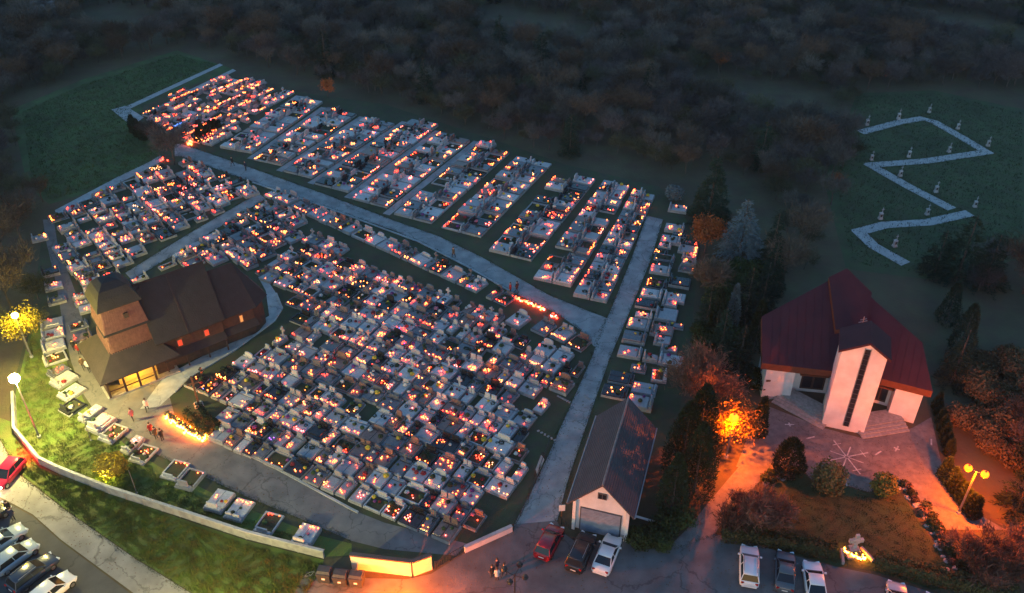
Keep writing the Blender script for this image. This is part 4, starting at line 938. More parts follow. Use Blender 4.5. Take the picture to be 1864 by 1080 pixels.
# ---- people
m_skin = mat('skin', (.5, .3, .22), .6, 0); m_hair = mat('hair', (.05, .035, .025), .8, 0)
def body_mesh(name, pose, jacket, trousers, coat):
    V, Ed, Rr = [], [], []
    def add(p, r, par=None):
        V.append(p); Rr.append(r)
        if par is not None: Ed.append((par, len(V) - 1))
        return len(V) - 1
    st, sw = (.12, .0) if pose == 'stand' else (.1, .26)
    pel = add((0, 0, .95), .15); ab = add((0, 0, 1.1), .145, pel); ch = add((0, 0, 1.3), .17, ab); nk0 = add((0, 0, 1.45), .12, ch); nk = add((0, .01, 1.53), .058, nk0); hd = add((0, .015, 1.62), .088, nk); hd2 = add((0, .02, 1.7), .09, hd); add((0, .01, 1.76), .06, hd2)
    for s in (-1, 1):
        hip = add((s * .09, 0, .9), .1, pel); kn = add((s * .1, sw * s * .6 + .02, .5), .062, hip); an = add((s * .11, sw * s, .09), .042, kn); add((s * .12, sw * s + .14, .035), .035, an)
        sh = add((s * .19, 0, 1.42), .07, nk0); el = add((s * .26, -.03 - sw * s * .3, 1.14), .05, sh); f = .12 if pose == 'stand' else .06
        wr = add((s * .24, f - sw * s * .4, .93), .034, el); pa = add((s * .235, f + .03 - sw * s * .4, .86), .032, wr)
        for j, (dx, ln) in enumerate(((-.03, .075), (-.01, .09), (.01, .085), (.03, .065))):
            k1 = add((s * .235 + dx, f + .045 - sw * s * .4, .86 - .055), .009, pa); add((s * .235 + dx, f + .06 - sw * s * .4, .86 - .055 - ln * .6), .008, k1)
        t1 = add((s * .235 - s * .035, f + .065 - sw * s * .4, .865), .01, pa); add((s * .235 - s * .035, f + .085 - sw * s * .4, .82), .009, t1)
    me = bpy.data.meshes.new('tmp'); me.from_pydata(V, Ed, []); o = bpy.data.objects.new('tmp', me); COL.objects.link(o)
    o.modifiers.new('s', 'SKIN'); sd = o.modifiers.new('u', 'SUBSURF'); sd.levels = 1; sd.render_levels = 1
    for i, r in enumerate(Rr): me.skin_vertices[0].data[i].radius = (r, r)
    me.skin_vertices[0].data[0].use_root = True
    bpy.context.view_layer.update(); dg = bpy.context.evaluated_depsgraph_get(); out = bpy.data.meshes.new_from_object(o.evaluated_get(dg)); out.name = name
    bpy.data.objects.remove(o); out.materials.clear()
    for m in (m_skin, mat('cloth_' + jacket[0], jacket[1], .9, .2), mat('cloth_' + trousers[0], trousers[1], .9, .2), m_tyre): out.materials.append(m)
    for p in out.polygons:
        c = p.center; z = c.z
        p.material_index = 3 if z < .1 else 2 if z < .93 and abs(c.x) < .2 and not (abs(c.x) > .19 and z > .75) else 0 if z > 1.5 or (abs(c.x) > .185 and z < .93) else 1
        p.use_smooth = True
    return out
hair_mb = MB().lathe((0, 0, 0), [(.095, 1.64), (.112, 1.7), (.105, 1.77), (.06, 1.82), (.02, 1.83)], 10)
face_ = None
JK = {'black': (.015, .015, .018), 'red': (.35, .02, .02), 'white': (.6, .6, .6), 'navy': (.02, .03, .07), 'brown': (.12, .07, .04), 'pink': (.5, .15, .18)}
BM = {}
for ps in ('stand', 'walk'):
    for jk in JK: BM[(ps, jk)] = body_mesh('body', ps, (jk, JK[jk]), ('dark', (.02, .022, .03)), False)
hair_me = hair_mb.mesh('hair', m_hair, True)
coat_me = {jk: loft([[(.2 * math.cos(a), .15 * math.sin(a), .72) for a in np.linspace(0, 2 * math.pi, 13)[:-1]], [(.19 * math.cos(a), .16 * math.sin(a), 1.0) for a in np.linspace(0, 2 * math.pi, 13)[:-1]], [(.205 * math.cos(a), .17 * math.sin(a), 1.3) for a in np.linspace(0, 2 * math.pi, 13)[:-1]], [(.13 * math.cos(a), .11 * math.sin(a), 1.49) for a in np.linspace(0, 2 * math.pi, 13)[:-1]]]).mesh('coat', MATS['cloth_' + jk], True) for jk in JK}
face_mb = MB().tube((0, .1, 1.66), (0, .125, 1.645), .018, .008, 5); 
for s in (-1, 1): face_mb.box((s * .035, .098, 1.685), (.02, .012, .012)); face_mb.box((s * .092, .015, 1.64), (.02, .035, .06))
face_mb.box((0, .1, 1.6), (.045, .012, .01)); face_me = face_mb.mesh('face', m_skin)
PPL = [(896, 1052, 'stand', 'black', 40, 'person in black standing in a group near the four globe post'), (905, 1040, 'stand', 'navy', -120, 'person in navy coat at the back of the forecourt group'), (918, 1049, 'walk', 'black', 150, 'person in black walking up to the forecourt group'), (905, 1058, 'stand', 'white', 10, 'person in pale jacket standing in the forecourt group'),
       (929, 535, 'stand', 'red', 100, 'person in red jacket on the main lane'), (941, 533, 'walk', 'black', 60, 'person in black walking along the main lane beside red lanterns'), (424, 303, 'walk', 'black', 130, 'person in black walking at the upper main lane'), (448, 311, 'stand', 'navy', 130, 'person in navy coat at the upper main lane'),
       (137, 640, 'stand', 'black', 0, 'person in black by the path west of the wooden church'), (146, 646, 'stand', 'red', 200, 'person in red beside the wooden church tower'), (153, 672, 'walk', 'brown', 220, 'person in brown walking past the church porch'), (163, 676, 'walk', 'white', 220, 'person in white walking past the church porch'),
       (243, 766, 'walk', 'pink', 60, 'person in pink walking up the front lane'), (269, 748, 'walk', 'white', 200, 'person in white near the candle heap'), (277, 792, 'stand', 'red', 40, 'person in red watching the candle heap'), (286, 800, 'stand', 'brown', 60, 'person in brown watching the candle heap'), (297, 803, 'stand', 'black', 60, 'person in black watching the candle heap'),
       (826, 470, 'walk', 'brown', 140, 'person in brown walking on the middle of the main lane'), (20, 935, 'stand', 'black', 200, 'person in black between the parked cars by the road'), (26, 948, 'stand', 'navy', 20, 'person in navy between the parked cars by the road')]
for x, y, ps, jk, rz, lb in PPL:
    t = thing('person', lb, 'person', G(x, y) + Vector((0, 0, .03)), math.radians(rz), 'people in and around the graveyard'); link('body', BM[(ps, jk)], t); link('hair', hair_me, t); link('face', face_me, t); link('coat', coat_me[jk], t)
# ---------------- trees, shrubs, wood, grass ----------------
def np_mesh(name, V, Fc, m):
    """V (n,3), Fc (k,3) triangles"""
    me = bpy.data.meshes.new(name); me.vertices.add(len(V)); me.vertices.foreach_set('co', np.asarray(V, np.float32).ravel())
    k = len(Fc); me.loops.add(k * 3); me.loops.foreach_set('vertex_index', np.asarray(Fc, np.int32).ravel())
    me.polygons.add(k); me.polygons.foreach_set('loop_start', np.arange(0, k * 3, 3, dtype=np.int32)); me.polygons.foreach_set('loop_total', np.full(k, 3, np.int32))
    me.materials.append(m); me.update(calc_edges=True); me.validate(); return me
def slivers(P, D, ln, wd, rng):
    """one thin triangle per point P along D"""
    n = len(P); D = D / np.linalg.norm(D, axis=1, keepdims=True); r = rng.normal(size=(n, 3)); S = np.cross(D, r); S /= np.linalg.norm(S, axis=1, keepdims=True) + 1e-9
    ln = np.broadcast_to(ln, (n,))[:, None]; wd = np.broadcast_to(wd, (n,))[:, None]
    V = np.stack([P - S * wd, P + S * wd, P + D * ln], 1).reshape(-1, 3); return V, np.arange(3 * n).reshape(-1, 3)
def leaves(P, N, size, rng):
    n = len(P); a = rng.normal(size=(n, 3)); U = np.cross(N, a); U /= np.linalg.norm(U, axis=1, keepdims=True) + 1e-9; Wv = np.cross(N, U); Wv /= np.linalg.norm(Wv, axis=1, keepdims=True) + 1e-9
    s = np.broadcast_to(size, (n,))[:, None]
    V = np.stack([P - U * s, P + Wv * s * .6, P + U * s, P - Wv * s * .6], 1).reshape(-1, 3); i = np.arange(n)[:, None] * 4
    return V, np.concatenate([i + [0, 1, 2], i + [0, 2, 3]])
def bare_tree(seed, h, r, n_tw, crown_m, trunk_m, leafy=0, low=.28, tl=1.0):
    rg = np.random.default_rng(seed); rr = random.Random(seed); tr = MB(); tips = []
    th = h * .35; top = Vector((rr.uniform(-.2, .2), rr.uniform(-.2, .2), th)); tr.tube((0, 0, -.05), top, .035 * h * .55, .02 * h * .5, 6, cap=False)
    nl = rr.randint(5, 7)
    for k in range(nl):
        a = 2 * math.pi * (k + rr.random() * .6) / nl; el = rr.uniform(.5, 1.15); L = r * rr.uniform(.75, 1.05)
        st = Vector((0, 0, 0)).lerp(top, rr.uniform(.65, 1)); d = Vector((math.cos(a) * math.cos(el), math.sin(a) * math.cos(el), math.sin(el) * 1.1)); e1 = st + d * L * .6; tr.tube(st, e1, .012 * h * .55, .007 * h * .5, 4, cap=False)
        for j in range(5):
            d2 = (d + Vector((rr.gauss(0, .5), rr.gauss(0, .5), rr.gauss(.2, .35)))).normalized(); s2 = st.lerp(e1, rr.uniform(.45, 1)); e2 = s2 + d2 * L * rr.uniform(.4, .7); tr.tube(s2, e2, .006 * h * .5, .003 * h * .5, 3, cap=False); tips += [(s2.lerp(e2, t), d2) for t in (.35, .65, .85, 1)]
    a, b = zip(*[((t[0].x, t[0].y, t[0].z), (t[1].x, t[1].y, t[1].z)) for t in tips]); a, b = np.array(a), np.array(b)
    ix = rg.integers(0, len(a), n_tw); P = a[ix] + rg.normal(size=(n_tw, 3)) * r * .13; P[:, 2] = np.maximum(P[:, 2], h * low); D = b[ix] + rg.normal(size=(n_tw, 3)) * .75 + np.array([0, 0, .25])
    if leafy:
        V, Fc = leaves(P, rg.normal(size=(n_tw, 3)), rg.uniform(.6, 1.2, n_tw) * leafy, rg)
    else: V, Fc = slivers(P, D, rg.uniform(.5, 1.4, n_tw) * r / 3 * tl, rg.uniform(.018, .045, n_tw), rg)
    return tr.mesh('trunk', trunk_m), np_mesh('crown', V, Fc, crown_m)
def conifer(seed, h, r, m, trunk_m, tiers=16, dens=1.0):
    rg = np.random.default_rng(seed); tr = MB().tube((0, 0, -.05), (0, 0, h * .97), .02 * h, .006 * h, 6, cap=False); Ps, Ds = [], []
    for t in range(tiers):
        f = t / tiers; z = h * (.06 + .92 * f); R = r * (1 - f) ** .85 * rg.uniform(.88, 1.08) + .12; nb = max(5, int(14 * (1 - f) + 5))
        for k in range(nb):
            a = rg.uniform(0, 2 * math.pi); Rb = R * rg.uniform(.75, 1.1); m_ = int(26 * dens * (Rb / r + .25)); s = rg.uniform(.2, 1, m_) ** .7
            P = np.stack([np.cos(a) * Rb * s, np.sin(a) * Rb * s, z - .25 * Rb * s ** 1.5 + rg.normal(size=m_) * .06], 1) + rg.normal(size=(m_, 3)) * .1
            D = np.stack([np.cos(a) + rg.normal(size=m_) * .5, np.sin(a) + rg.normal(size=m_) * .5, rg.normal(size=m_) * .25 - .1], 1); Ps.append(P); Ds.append(D)
    P, D = np.concatenate(Ps), np.concatenate(Ds); V, Fc = slivers(P, D, rg.uniform(.25, .5, len(P)), rg.uniform(.04, .08, len(P)), rg); return tr.mesh('trunk', trunk_m), np_mesh('crown', V, Fc, m)
def column(seed, h, r, m, trunk_m, n=2600, taper=.5):
    rg = np.random.default_rng(seed); z = rg.uniform(.02, 1, n); R = r * np.minimum(1, np.minimum(z / .12 + .4, ((1 - z) / taper) ** .6)) ; a = rg.uniform(0, 2 * math.pi, n); q = rg.uniform(.65, 1.05, n) * (1 + .12 * np.sin(a * 3 + z * 9))
    P = np.stack([np.cos(a) * R * q, np.sin(a) * R * q, z * h], 1); D = np.stack([np.cos(a) * .5 + rg.normal(size=n) * .3, np.sin(a) * .5 + rg.normal(size=n) * .3, np.ones(n) * .8 + rg.normal(size=n) * .3], 1)
    V, Fc = slivers(P, D, rg.uniform(.2, .42, n), rg.uniform(.04, .09, n), rg)
    return MB().tube((0, 0, -.05), (0, 0, h * .8), .05 * r + .05, .03, 6).mesh('trunk', trunk_m), np_mesh('crown', V, Fc, m)
def shrub(seed, h, r, m, trunk_m, n=1500, size=.13):
    rg = np.random.default_rng(seed); tr = MB(); rr = random.Random(seed)
    for k in range(6):
        a = k * 1.05; tr.tube((0, 0, -.03), (math.cos(a) * r * .55, math.sin(a) * r * .55, h * rr.uniform(.5, .75)), .035, .012, 4)
    d = rg.normal(size=(n, 3)); d /= np.linalg.norm(d, axis=1, keepdims=True); lob = 1 + .18 * np.sin(d[:, 0] * 5 + seed) * np.cos(d[:, 1] * 4 + d[:, 2] * 3); q = rg.uniform(.6, 1.05, n) * lob
    P = d * q[:, None] * np.array([r, r, h * .52]) + np.array([0, 0, h * .5]); P[:, 2] = np.maximum(P[:, 2], .05); V, Fc = leaves(P, d + rg.normal(size=(n, 3)) * .7, rg.uniform(.6, 1.3, n) * size, rg); return tr.mesh('stems', trunk_m), np_mesh('crown', V, Fc, m)
m_bark = mat('bark', (.085, .07, .06), .9, .35, scale=4)
def lm(n, c, v=.4): return mat(n, c, .9, v, scale=1.5, objrand=.45, spec=.2)
m_tw = [lm('twigs_grey', (.12, .118, .108)), lm('twigs_purple', (.108, .097, .098)), lm('twigs_brown', (.13, .095, .068)), lm('twigs_olive', (.08, .088, .05))]
m_rust = lm('rust_leaves', (.40, .13, .04)); m_gold = lm('gold_leaves', (.30, .24, .05)); m_fir = lm('fir_needles', (.022, .042, .026)); m_blue = lm('blue_needles', (.12, .17, .19)); m_thu = lm('thuja_scales', (.03, .05, .022)); m_gre = lm('shrub_leaves', (.05, .075, .025)); m_hed = lm('hedge_leaves', (.10, .10, .04)); m_red_tw = lm('reddish_twigs', (.2, .12, .085)); m_lamp_l = lm('autumn_leaves', (.28, .17, .05))
FT = [bare_tree(s, h, r, 1700, m_tw[c], m_bark, 0, .28, .7) for s, h, r, c in ((1, 7.5, 3.4, 0), (2, 6.5, 3.0, 1), (3, 8.5, 3.6, 2), (4, 5.5, 3.0, 3), (5, 7.0, 3.3, 1), (6, 6.0, 3.1, 0))] + [bare_tree(11, 6, 2.6, 1300, m_rust, m_bark, .13), conifer(12, 9, 2.3, m_fir, m_bark, dens=.7)]
FW_ = [20, 18, 13, 24, 13, 15, .25, 3]
NAMES = ['bare grey tree', 'bare purplish tree', 'bare brown tree', 'olive twigged tree', 'bare plum tree', 'bare ash grey tree', 'rust leaved tree', 'dark fir tree']
def tree(tpl, loc, s, label, cat='tree', name='tree', group=None, rz=None, sz=None):
    t = thing(name, label, cat, loc, random.uniform(0, 6.28) if rz is None else rz, group, scale=(s, s, s * (sz or 1))); nm = 'stems' if tpl[0].name.startswith('stems') else 'trunk'; link(nm, tpl[0], t); link('crown', tpl[1], t); return t
def at(x, y): return G(x, y)
# single trees and shrubs one can name
T1_ = bare_tree(21, 8.5, 3.6, 2600, m_tw[1], m_bark)
tree(T1_, at(318, 300), 1.0, 'bare dark tree at the upper end of the main lane', name='bare_tree')
tree(bare_tree(22, 6, 3.0, 2200, m_tw[1], m_bark), at(285, 268), .9, 'broad dark bare tree between meadow and far tombs', name='bare_tree')
cy = column(23, 3.4, .75, m_fir, m_bark, 1800)
for k, (x, y) in enumerate([(245, 243), (254, 250), (263, 256)]): tree(cy, at(x, y), 1.0, 'dark clipped evergreen by the concrete pad, %s from the pad' % ordn(k + 1), 'evergreen', 'evergreen_shrub', 'evergreens by the concrete pad')
cyl = column(24, 2.2, .55, m_fir, m_bark, 900)
for k in range(6): p = at(362, 252).lerp(at(400, 236), k / 5); tree(cyl, p, random.uniform(.8, 1.2), 'small dark evergreen among the far tombs, %s of a short row' % ordn(k + 1), 'evergreen', 'evergreen_shrub', 'evergreens among the far tombs')
tree(bare_tree(25, 5.5, 1.9, 1800, m_rust, m_bark, .12), at(597, 178), 1.0, 'small rust coloured tree at the wood edge above the far tombs', name='rust_tree')
tree(conifer(26, 9.5, 3.7, m_blue, m_bark, 18, 1.3), at(1345, 468), 1.0, 'large silver blue spruce beyond the side lane end', name='blue_spruce')
tree(conifer(27, 9.5, 3.0, m_fir, m_bark, 18, 1.4), at(1290, 400), 1.15, 'tall dark spruce above the rust tree', name='dark_spruce')
tree(bare_tree(28, 7.5, 3.0, 6000, m_rust, m_bark, .15, .1), at(1283, 460), 1.0, 'rust leaved tree between the two spruces', name='rust_tree')
tree(bare_tree(29, 6.5, 2.9, 2600, m_tw[2], m_bark), at(1290, 540), 1.0, 'thin brown bare tree below the rust tree', name='bare_tree')
tree(column(30, 7.5, 1.0, m_blue, m_bark, 2200, .9), at(1327, 610), 1.0, 'slender bluish conifer beside the white church roof', name='slender_conifer')
tree(bare_tree(31, 8.8, 4.6, 9000, m_red_tw, m_bark, 0, .3, .42), at(1275, 745), 1.0, 'large reddish bare tree glowing above the orange lamp', name='bare_tree')
tree(bare_tree(32, 5.2, 3.8, 6000, m_lamp_l, m_bark, .13, .1), at(1316, 806), 1.0, 'autumn tree round the orange street lamp', name='autumn_tree')
for k, (x, y, s) in enumerate([(1262, 900, 1.0), (1238, 868, 1.05), (1222, 930, .8), (1265, 842, 1.1)]): tree(column(40 + k, 9.5, 2.0, m_thu, m_bark, 4200, .8), at(x, y), s, ['tall dark thuja close to the church drive', 'tall dark thuja beside the garage', 'shorter thuja at the hedge by the garage', 'tall dark thuja below the reddish tree'][k], name='thuja')
sh_g = [shrub(50 + k, 1.6, 1.4, m_gre, m_bark, 1400, .12) for k in range(3)]
for k, (x, y, s) in enumerate([(1165, 990, 1.0), (1190, 985, 1.0), (1215, 960, 1.1), (1205, 995, .8), (1240, 950, 1.0)]): tree(sh_g[k % 3], at(x, y), s, 'low green shrub beside the garage, %s from the roller door' % ordn(k + 1), 'shrub', 'green_shrub', 'shrubs beside the garage')
tree(column(60, 5.5, .85, m_thu, m_bark, 2600, .7), at(1378, 795), 1.0, 'slim dark cypress beside the orange lamp', name='cypress'); tree(column(61, 4.6, 1.5, m_thu, m_bark, 3600, .55), at(1432, 860), 1.0, 'broad dark thuja on the church plaza edge', name='thuja')
tree(shrub(62, 3.4, 1.7, m_hed, m_bark, 2600, .13), at(1503, 890), 1.0, 'round olive shrub on the plaza edge next to the thuja', 'shrub', 'round_shrub'); tree(shrub(63, 2.4, 1.25, lm('yellow_shrub_leaves', (.16, .14, .03)), m_bark, 2200, .12), at(1606, 898), 1.0, 'round yellowish shrub on the plaza edge', 'shrub', 'round_shrub')
rb = [bare_tree(64 + k, 2.6, 1.7, 1500, m_red_tw, m_bark, 0, .1) for k in range(3)]
for k, (x, y, s) in enumerate([(1330, 965, 1.1), (1365, 955, 1.3), (1400, 962, 1.1), (1345, 930, .9), (1385, 925, 1.0), (1420, 945, .9)]): tree(rb[k % 3], at(x, y), s, 'reddish twiggy bush in the church garden, %s from the drive' % ordn(k + 1), 'bush', 'twiggy_bush', 'twiggy bushes by the church drive')
for k, (x, y, s) in enumerate([(1760, 1040, 1.2), (1795, 1025, 1.3), (1830, 1050, 1.2), (1790, 1065, 1.1), (1740, 1000, .8), (1850, 1010, 1.2)]): tree(rb[(k + 1) % 3], at(x, y), s, 'reddish twiggy bush by the garden path end, %s from the hedge' % ordn(k + 1), 'bush', 'twiggy_bush', 'twiggy bushes by the garden path')
cyh = column(70, 2.6, .6, m_thu, m_bark, 1300, .8)
for k in range(9): tree(cyh, at(1716, 872).lerp(at(1768, 942), k / 8), random.uniform(.85, 1.1), '%s clipped cypress of the row below the twin lamp' % ordn(k + 1), 'cypress', 'cypress', 'cypress row below the twin lamp')
for k in range(7): tree(cyh, at(1703, 745).lerp(at(1725, 830), k / 6), random.uniform(.7, .95), '%s clipped cypress of the row beside the white church' % ordn(k + 1), 'cypress', 'cypress', 'cypress row beside the white church')
# bed of stones and low plants along the garden path
m_rock = mat('bed_stone', (.40, .37, .35), .85, .4, scale=5)
pl_ = [shrub(80 + k, .6, .5, [m_gre, m_red_tw, m_hed][k], m_bark, 260, .1) for k in range(3)]
for seg, nn, wh_ in (([(1642, 886), (1680, 940), (1712, 990), (1735, 1040)], 22, 'long bed by the garden path'), ([(1385, 880), (1405, 868), (1425, 872)], 9, 'short bed beside the church drive')):
    P = GP(seg)
    for j in range(nn):
        t = j / (nn - 1) * (len(P) - 1); i = min(int(t), len(P) - 2); p = P[i].lerp(P[i + 1], t - i)
        q = p + Vector((random.uniform(-.5, .5), random.uniform(-.3, .3), 0)); r = random.uniform(.16, .32)
        st = bloss(1, 900 + j); o = part('bed_stone', st, m_rock, None, loc=(q.x, q.y, -.05), scale=(r * 1.3, r, r * .8)); tag(o, 'pale rough stone edging the ' + wh_, 'stone', 'stones of the ' + wh_)
        q2 = p + Vector((random.uniform(.1, .9), random.uniform(-.2, .5), 0)); tree(pl_[j % 3], q2, random.uniform(.8, 1.4), ['low green plant in the ', 'low reddish plant in the ', 'low olive plant in the '][j % 3] + wh_, 'plant', 'bed_plant', 'plants of the ' + wh_)
# hedges
def hedge(px, w, h, label, m):
    P = GP(px); L = sum((b - a).length for a, b in zip(P[:-1], P[1:])); rg = np.random.default_rng(int(L * 10)); n = int(L * 420); Ps, Ns = [], []
    seg = [(b - a).length for a, b in zip(P[:-1], P[1:])]
    for a, b, l in zip(P[:-1], P[1:], seg):
        k = int(n * l / L); d = np.array((b - a).normalized()); nn = np.array((-d[1], d[0], 0)); s = rg.uniform(0, l, k); th = rg.uniform(-.25, math.pi + .25, k); bum = 1 + .1 * np.sin(s * 2.3) + .07 * np.sin(s * 5.1)
        rad = rg.uniform(.72, 1.04, k) * bum; lx = np.sign(np.cos(th)) * np.abs(np.cos(th)) ** .45 * w / 2 * rad; lz = np.maximum(.03, np.sign(np.sin(th)) * np.abs(np.sin(th)) ** .45 * h * rad)
        Ps.append(np.array(a)[None, :] + d[None, :] * s[:, None] + nn[None, :] * lx[:, None] + np.array([0, 0, 1])[None, :] * lz[:, None]); Ns.append(nn[None, :] * np.cos(th)[:, None] + np.array([0, 0, 1])[None, :] * np.sin(th)[:, None] + rg.normal(size=(k, 3)) * .6)
    V, Fc = leaves(np.concatenate(Ps), np.concatenate(Ns), rg.uniform(.07, .16, sum(len(q) for q in Ps)), rg)
    t = thing('hedge', label, 'hedge'); link('foliage', np_mesh('foliage', V, Fc, m), t)
    core = MB()
    for c, a, l in along(P, 1.2): core.tube((c.x, c.y, 0), (c.x, c.y, h * .7), .05, .03, 5)
    part('stems', core, m_bark, t)
hedge([(1312, 975), (1410, 990), (1522, 1012)], 1.6, 1.3, 'long brownish hedge between parked cars and church garden', m_hed)
hedge([(1590, 1026), (1680, 1052), (1760, 1072), (1850, 1092)], 1.6, 1.3, 'hedge running on from the stone cross to the garden corner', m_hed)
hedge([(352, 752), (372, 775), (392, 788)], 2.0, 1.2, 'dark low hedge behind the candle heap', m_fir)
# the yellow bush, trees at the left
tree(shrub(90, 2.4, 1.5, m_gold, m_bark, 2400, .12), at(207, 862), 1.0, 'yellow leafed bush lit from below on the lawn', 'bush', 'yellow_bush')
tree(bare_tree(91, 7.5, 3.0, 3000, m_gold, m_bark, .13, .2), at(52, 640), 1.0, 'leafy tree glowing yellow round the lamp by the path', name='autumn_tree')
for k, (x, y, c, s) in enumerate([(20, 560, 2, 1.0), (45, 520, 2, 1.0), (70, 545, 3, .8), (10, 470, 2, 1.1), (40, 440, 2, 1.0), (-10, 620, 3, 1.0), (70, 600, 3, .6)]): tree(FT[c], at(x, y), s, '%s tree of the brown grove west of the tombs' % ordn(k + 1), name='bare_tree', group='trees west of the tombs')
for k, (x, y, s) in enumerate([(1740, 510, 1.15), (1700, 500, .8), (1790, 520, .9)]): tree(conifer(100 + k, 9, 3.4, m_fir, m_bark, 16, 1.1), at(x, y), s, ['great dark fir below the zigzag path', 'smaller dark fir beside the great fir', 'dark fir at the far side of the great fir'][k], name='dark_fir')
tree(shrub(104, 2.2, 1.5, m_blue, m_bark, 1500, .12), at(1226, 362), 1.0, 'pale bluish shrub by the last tomb past the side lane', 'shrub', 'pale_shrub')
for k, (x, y, s, tp) in enumerate([(1730, 700, .9, 0), (1745, 640, 1.0, 1), (1850, 930, 1.0, 0), (1862, 860, .9, 1), (1720, 590, .9, 1)]): tree(FT[7] if tp == 0 else column(110 + k, 7, 1.6, m_fir, m_bark, 2600, .9), at(x, y), s, ['dark fir against the white church wall', 'tall dark evergreen behind the white church', 'dark fir past the twin lamp', 'dark evergreen past the twin lamp bushes', 'dark evergreen behind the church roof corner'][k], name='evergreen_tree')
lamp_b = [shrub(120 + k, 2.0, 1.7, lm('russet_bush_leaves', (.15, .105, .05)), m_bark, 1700, .13) for k in range(3)]
rr_ = random.Random(3)
k = 0
for j in range(120):
    x, y = rr_.uniform(1740, 1890), rr_.uniform(650, 860)
    if x < 1730 + (860 - y) * .02 or (x < 1800 and y > 820): continue
    k += 1
    if k > 46: break
    tree(lamp_b[k % 3], at(x, y), rr_.uniform(.6, 1.15), 'russet bush in the lamplit thicket behind the white church', 'bush', 'russet_bush', 'russet bushes of the lamplit thicket')
BELT = [conifer(130 + k, 10, 2.6, m_fir, m_bark, 16, 1.0) for k in range(2)] + [column(133, 8.5, 1.5, m_thu, m_bark, 3000, .9)]
for k, (x, y, s) in enumerate([(1400, 530, .8), (1385, 570, .8), (1300, 620, .9), (1352, 600, .95), (1285, 600, .7), (1372, 640, .9), (1340, 690, .8), (1310, 650, .75), (1270, 800, .85), (1400, 490, .9), (1262, 700, .6), (1288, 700, .7)]): tree(BELT[k % 3], at(x, y), s, ['broad dark fir', 'pointed dark fir', 'slim dark thuja'][k % 3] + ' in the belt before the white church, %s from the blue spruce' % ordn(k // 3 + 1), 'tree', 'belt_tree', 'evergreens between tombs and white church')
for k in range(16): x, y = random.uniform(1265, 1390), random.uniform(480, 720); tree(sh_g[k % 3], at(x, y), random.uniform(.8, 1.5), 'low dark shrub under the evergreen belt', 'shrub', 'green_shrub', 'shrubs under the evergreen belt')
# ---- the wood
FOR = [[(p.x, p.y) for p in GP(q)] for q in ([(-220, -60), (2080, -60), (2080, 170), (1720, 160), (1560, 168), (1545, 235), (1565, 290), (1500, 330), (1440, 400), (1390, 350), (1340, 320), (1270, 322), (1195, 328), (1030, 287), (870, 242), (700, 180), (560, 147), (430, 108), (330, 78), (150, 130), (15, 190), (-220, 280)], [(-220, 280), (15, 205), (48, 335), (85, 372), (70, 405), (-220, 480)], [(1500, 330), (1565, 300), (1545, 370), (1505, 420), (1500, 470), (1460, 500), (1385, 560), (1372, 620), (1345, 650), (1360, 560), (1400, 500), (1425, 430)], [(1800, 480), (2000, 440), (2060, 900), (1885, 880), (1790, 640), (1700, 570)], [(1640, 545), (1720, 560), (1770, 640), (1720, 640)])]
pts = []; grid = {}
for poly, sp, pw in zip(FOR, (2.9, 3.2, 4.2, 4.0, 3.2), (0, 1, 2, 3, 3)):
    xs = [p[0] for p in poly]; ys = [p[1] for p in poly]
    x = min(xs)
    while x < max(xs):
        y = min(ys)
        while y < max(ys):
            q = (x + random.uniform(-.48, .48) * sp, y + random.uniform(-.48, .48) * sp)
            nz = math.sin(q[0] * .06 + 1.3) * math.cos(q[1] * .075 + .4) + .5 * math.sin(q[0] * .13 + q[1] * .11)
            if inside(q, poly) and nz > -.75 and random.random() > .08: pts.append((q[0], q[1], pw))
            y += sp
        x += sp
for j in range(500):
    q = (random.uniform(-230, 230), random.uniform(245, 400)); pts.append((q[0], q[1], 0))
pts.sort(key=lambda p: p[0] ** 2 + p[1] ** 2)
vis = [p for p in pts if -40 < proj((p[0], p[1], 3))[0] < 1900 and proj((p[0], p[1], 3))[1] > -20]; near = set(vis[:215]); rest = []
for p in pts:
    wts = FW_ if p[2] != 2 else [10, 10, 10, 14, 8, 8, 2, 14]
    j = random.choices(range(8), wts)[0]; s = random.choice((.45, .6, .7, .8, .9, 1.05)) * random.uniform(.9, 1.1)
    if p in near:
        region = {0: 'in the wood above the tombs', 1: 'in the grove beside the meadow', 2: 'in the wood behind the white church', 3: 'in the wood east of the white church'}[p[2]]
        tree(FT[j], (p[0], p[1], 0), s, NAMES[j] + ' ' + region, 'tree', 'wood_tree', NAMES[j] + 's ' + region)
    else: rest.append((p[0], p[1], 0.0, s, j))
# the farther wood as one mass: instances of the same trees on points
me = bpy.data.meshes.new('far_wood'); me.from_pydata([r[:3] for r in rest], [], []); fw = link('far_wood', me); fw['kind'] = 'stuff'; tag(fw, 'dense bare wood stretching away behind the graveyard', 'wood')
for nm_, tp, vals in (('sc', 'FLOAT', [r[3] for r in rest]), ('ix', 'INT', [r[4] for r in rest]), ('rz', 'FLOAT', [random.uniform(0, 6.28) for r in rest])): me.attributes.new(nm_, tp, 'POINT').data.foreach_set('value', vals)
ng = bpy.data.node_groups.new('wood', 'GeometryNodeTree'); ng.interface.new_socket('Geometry', in_out='INPUT', socket_type='NodeSocketGeometry'); ng.interface.new_socket('Geometry', in_out='OUTPUT', socket_type='NodeSocketGeometry')
ni, no_ = ng.nodes.new('NodeGroupInput'), ng.nodes.new('NodeGroupOutput'); jn = ng.nodes.new('GeometryNodeJoinGeometry')
def attr(nm_, t):
    a = ng.nodes.new('GeometryNodeInputNamedAttribute'); a.data_type = t; a.inputs[0].default_value = nm_; return [o for o in a.outputs if o.enabled][0]
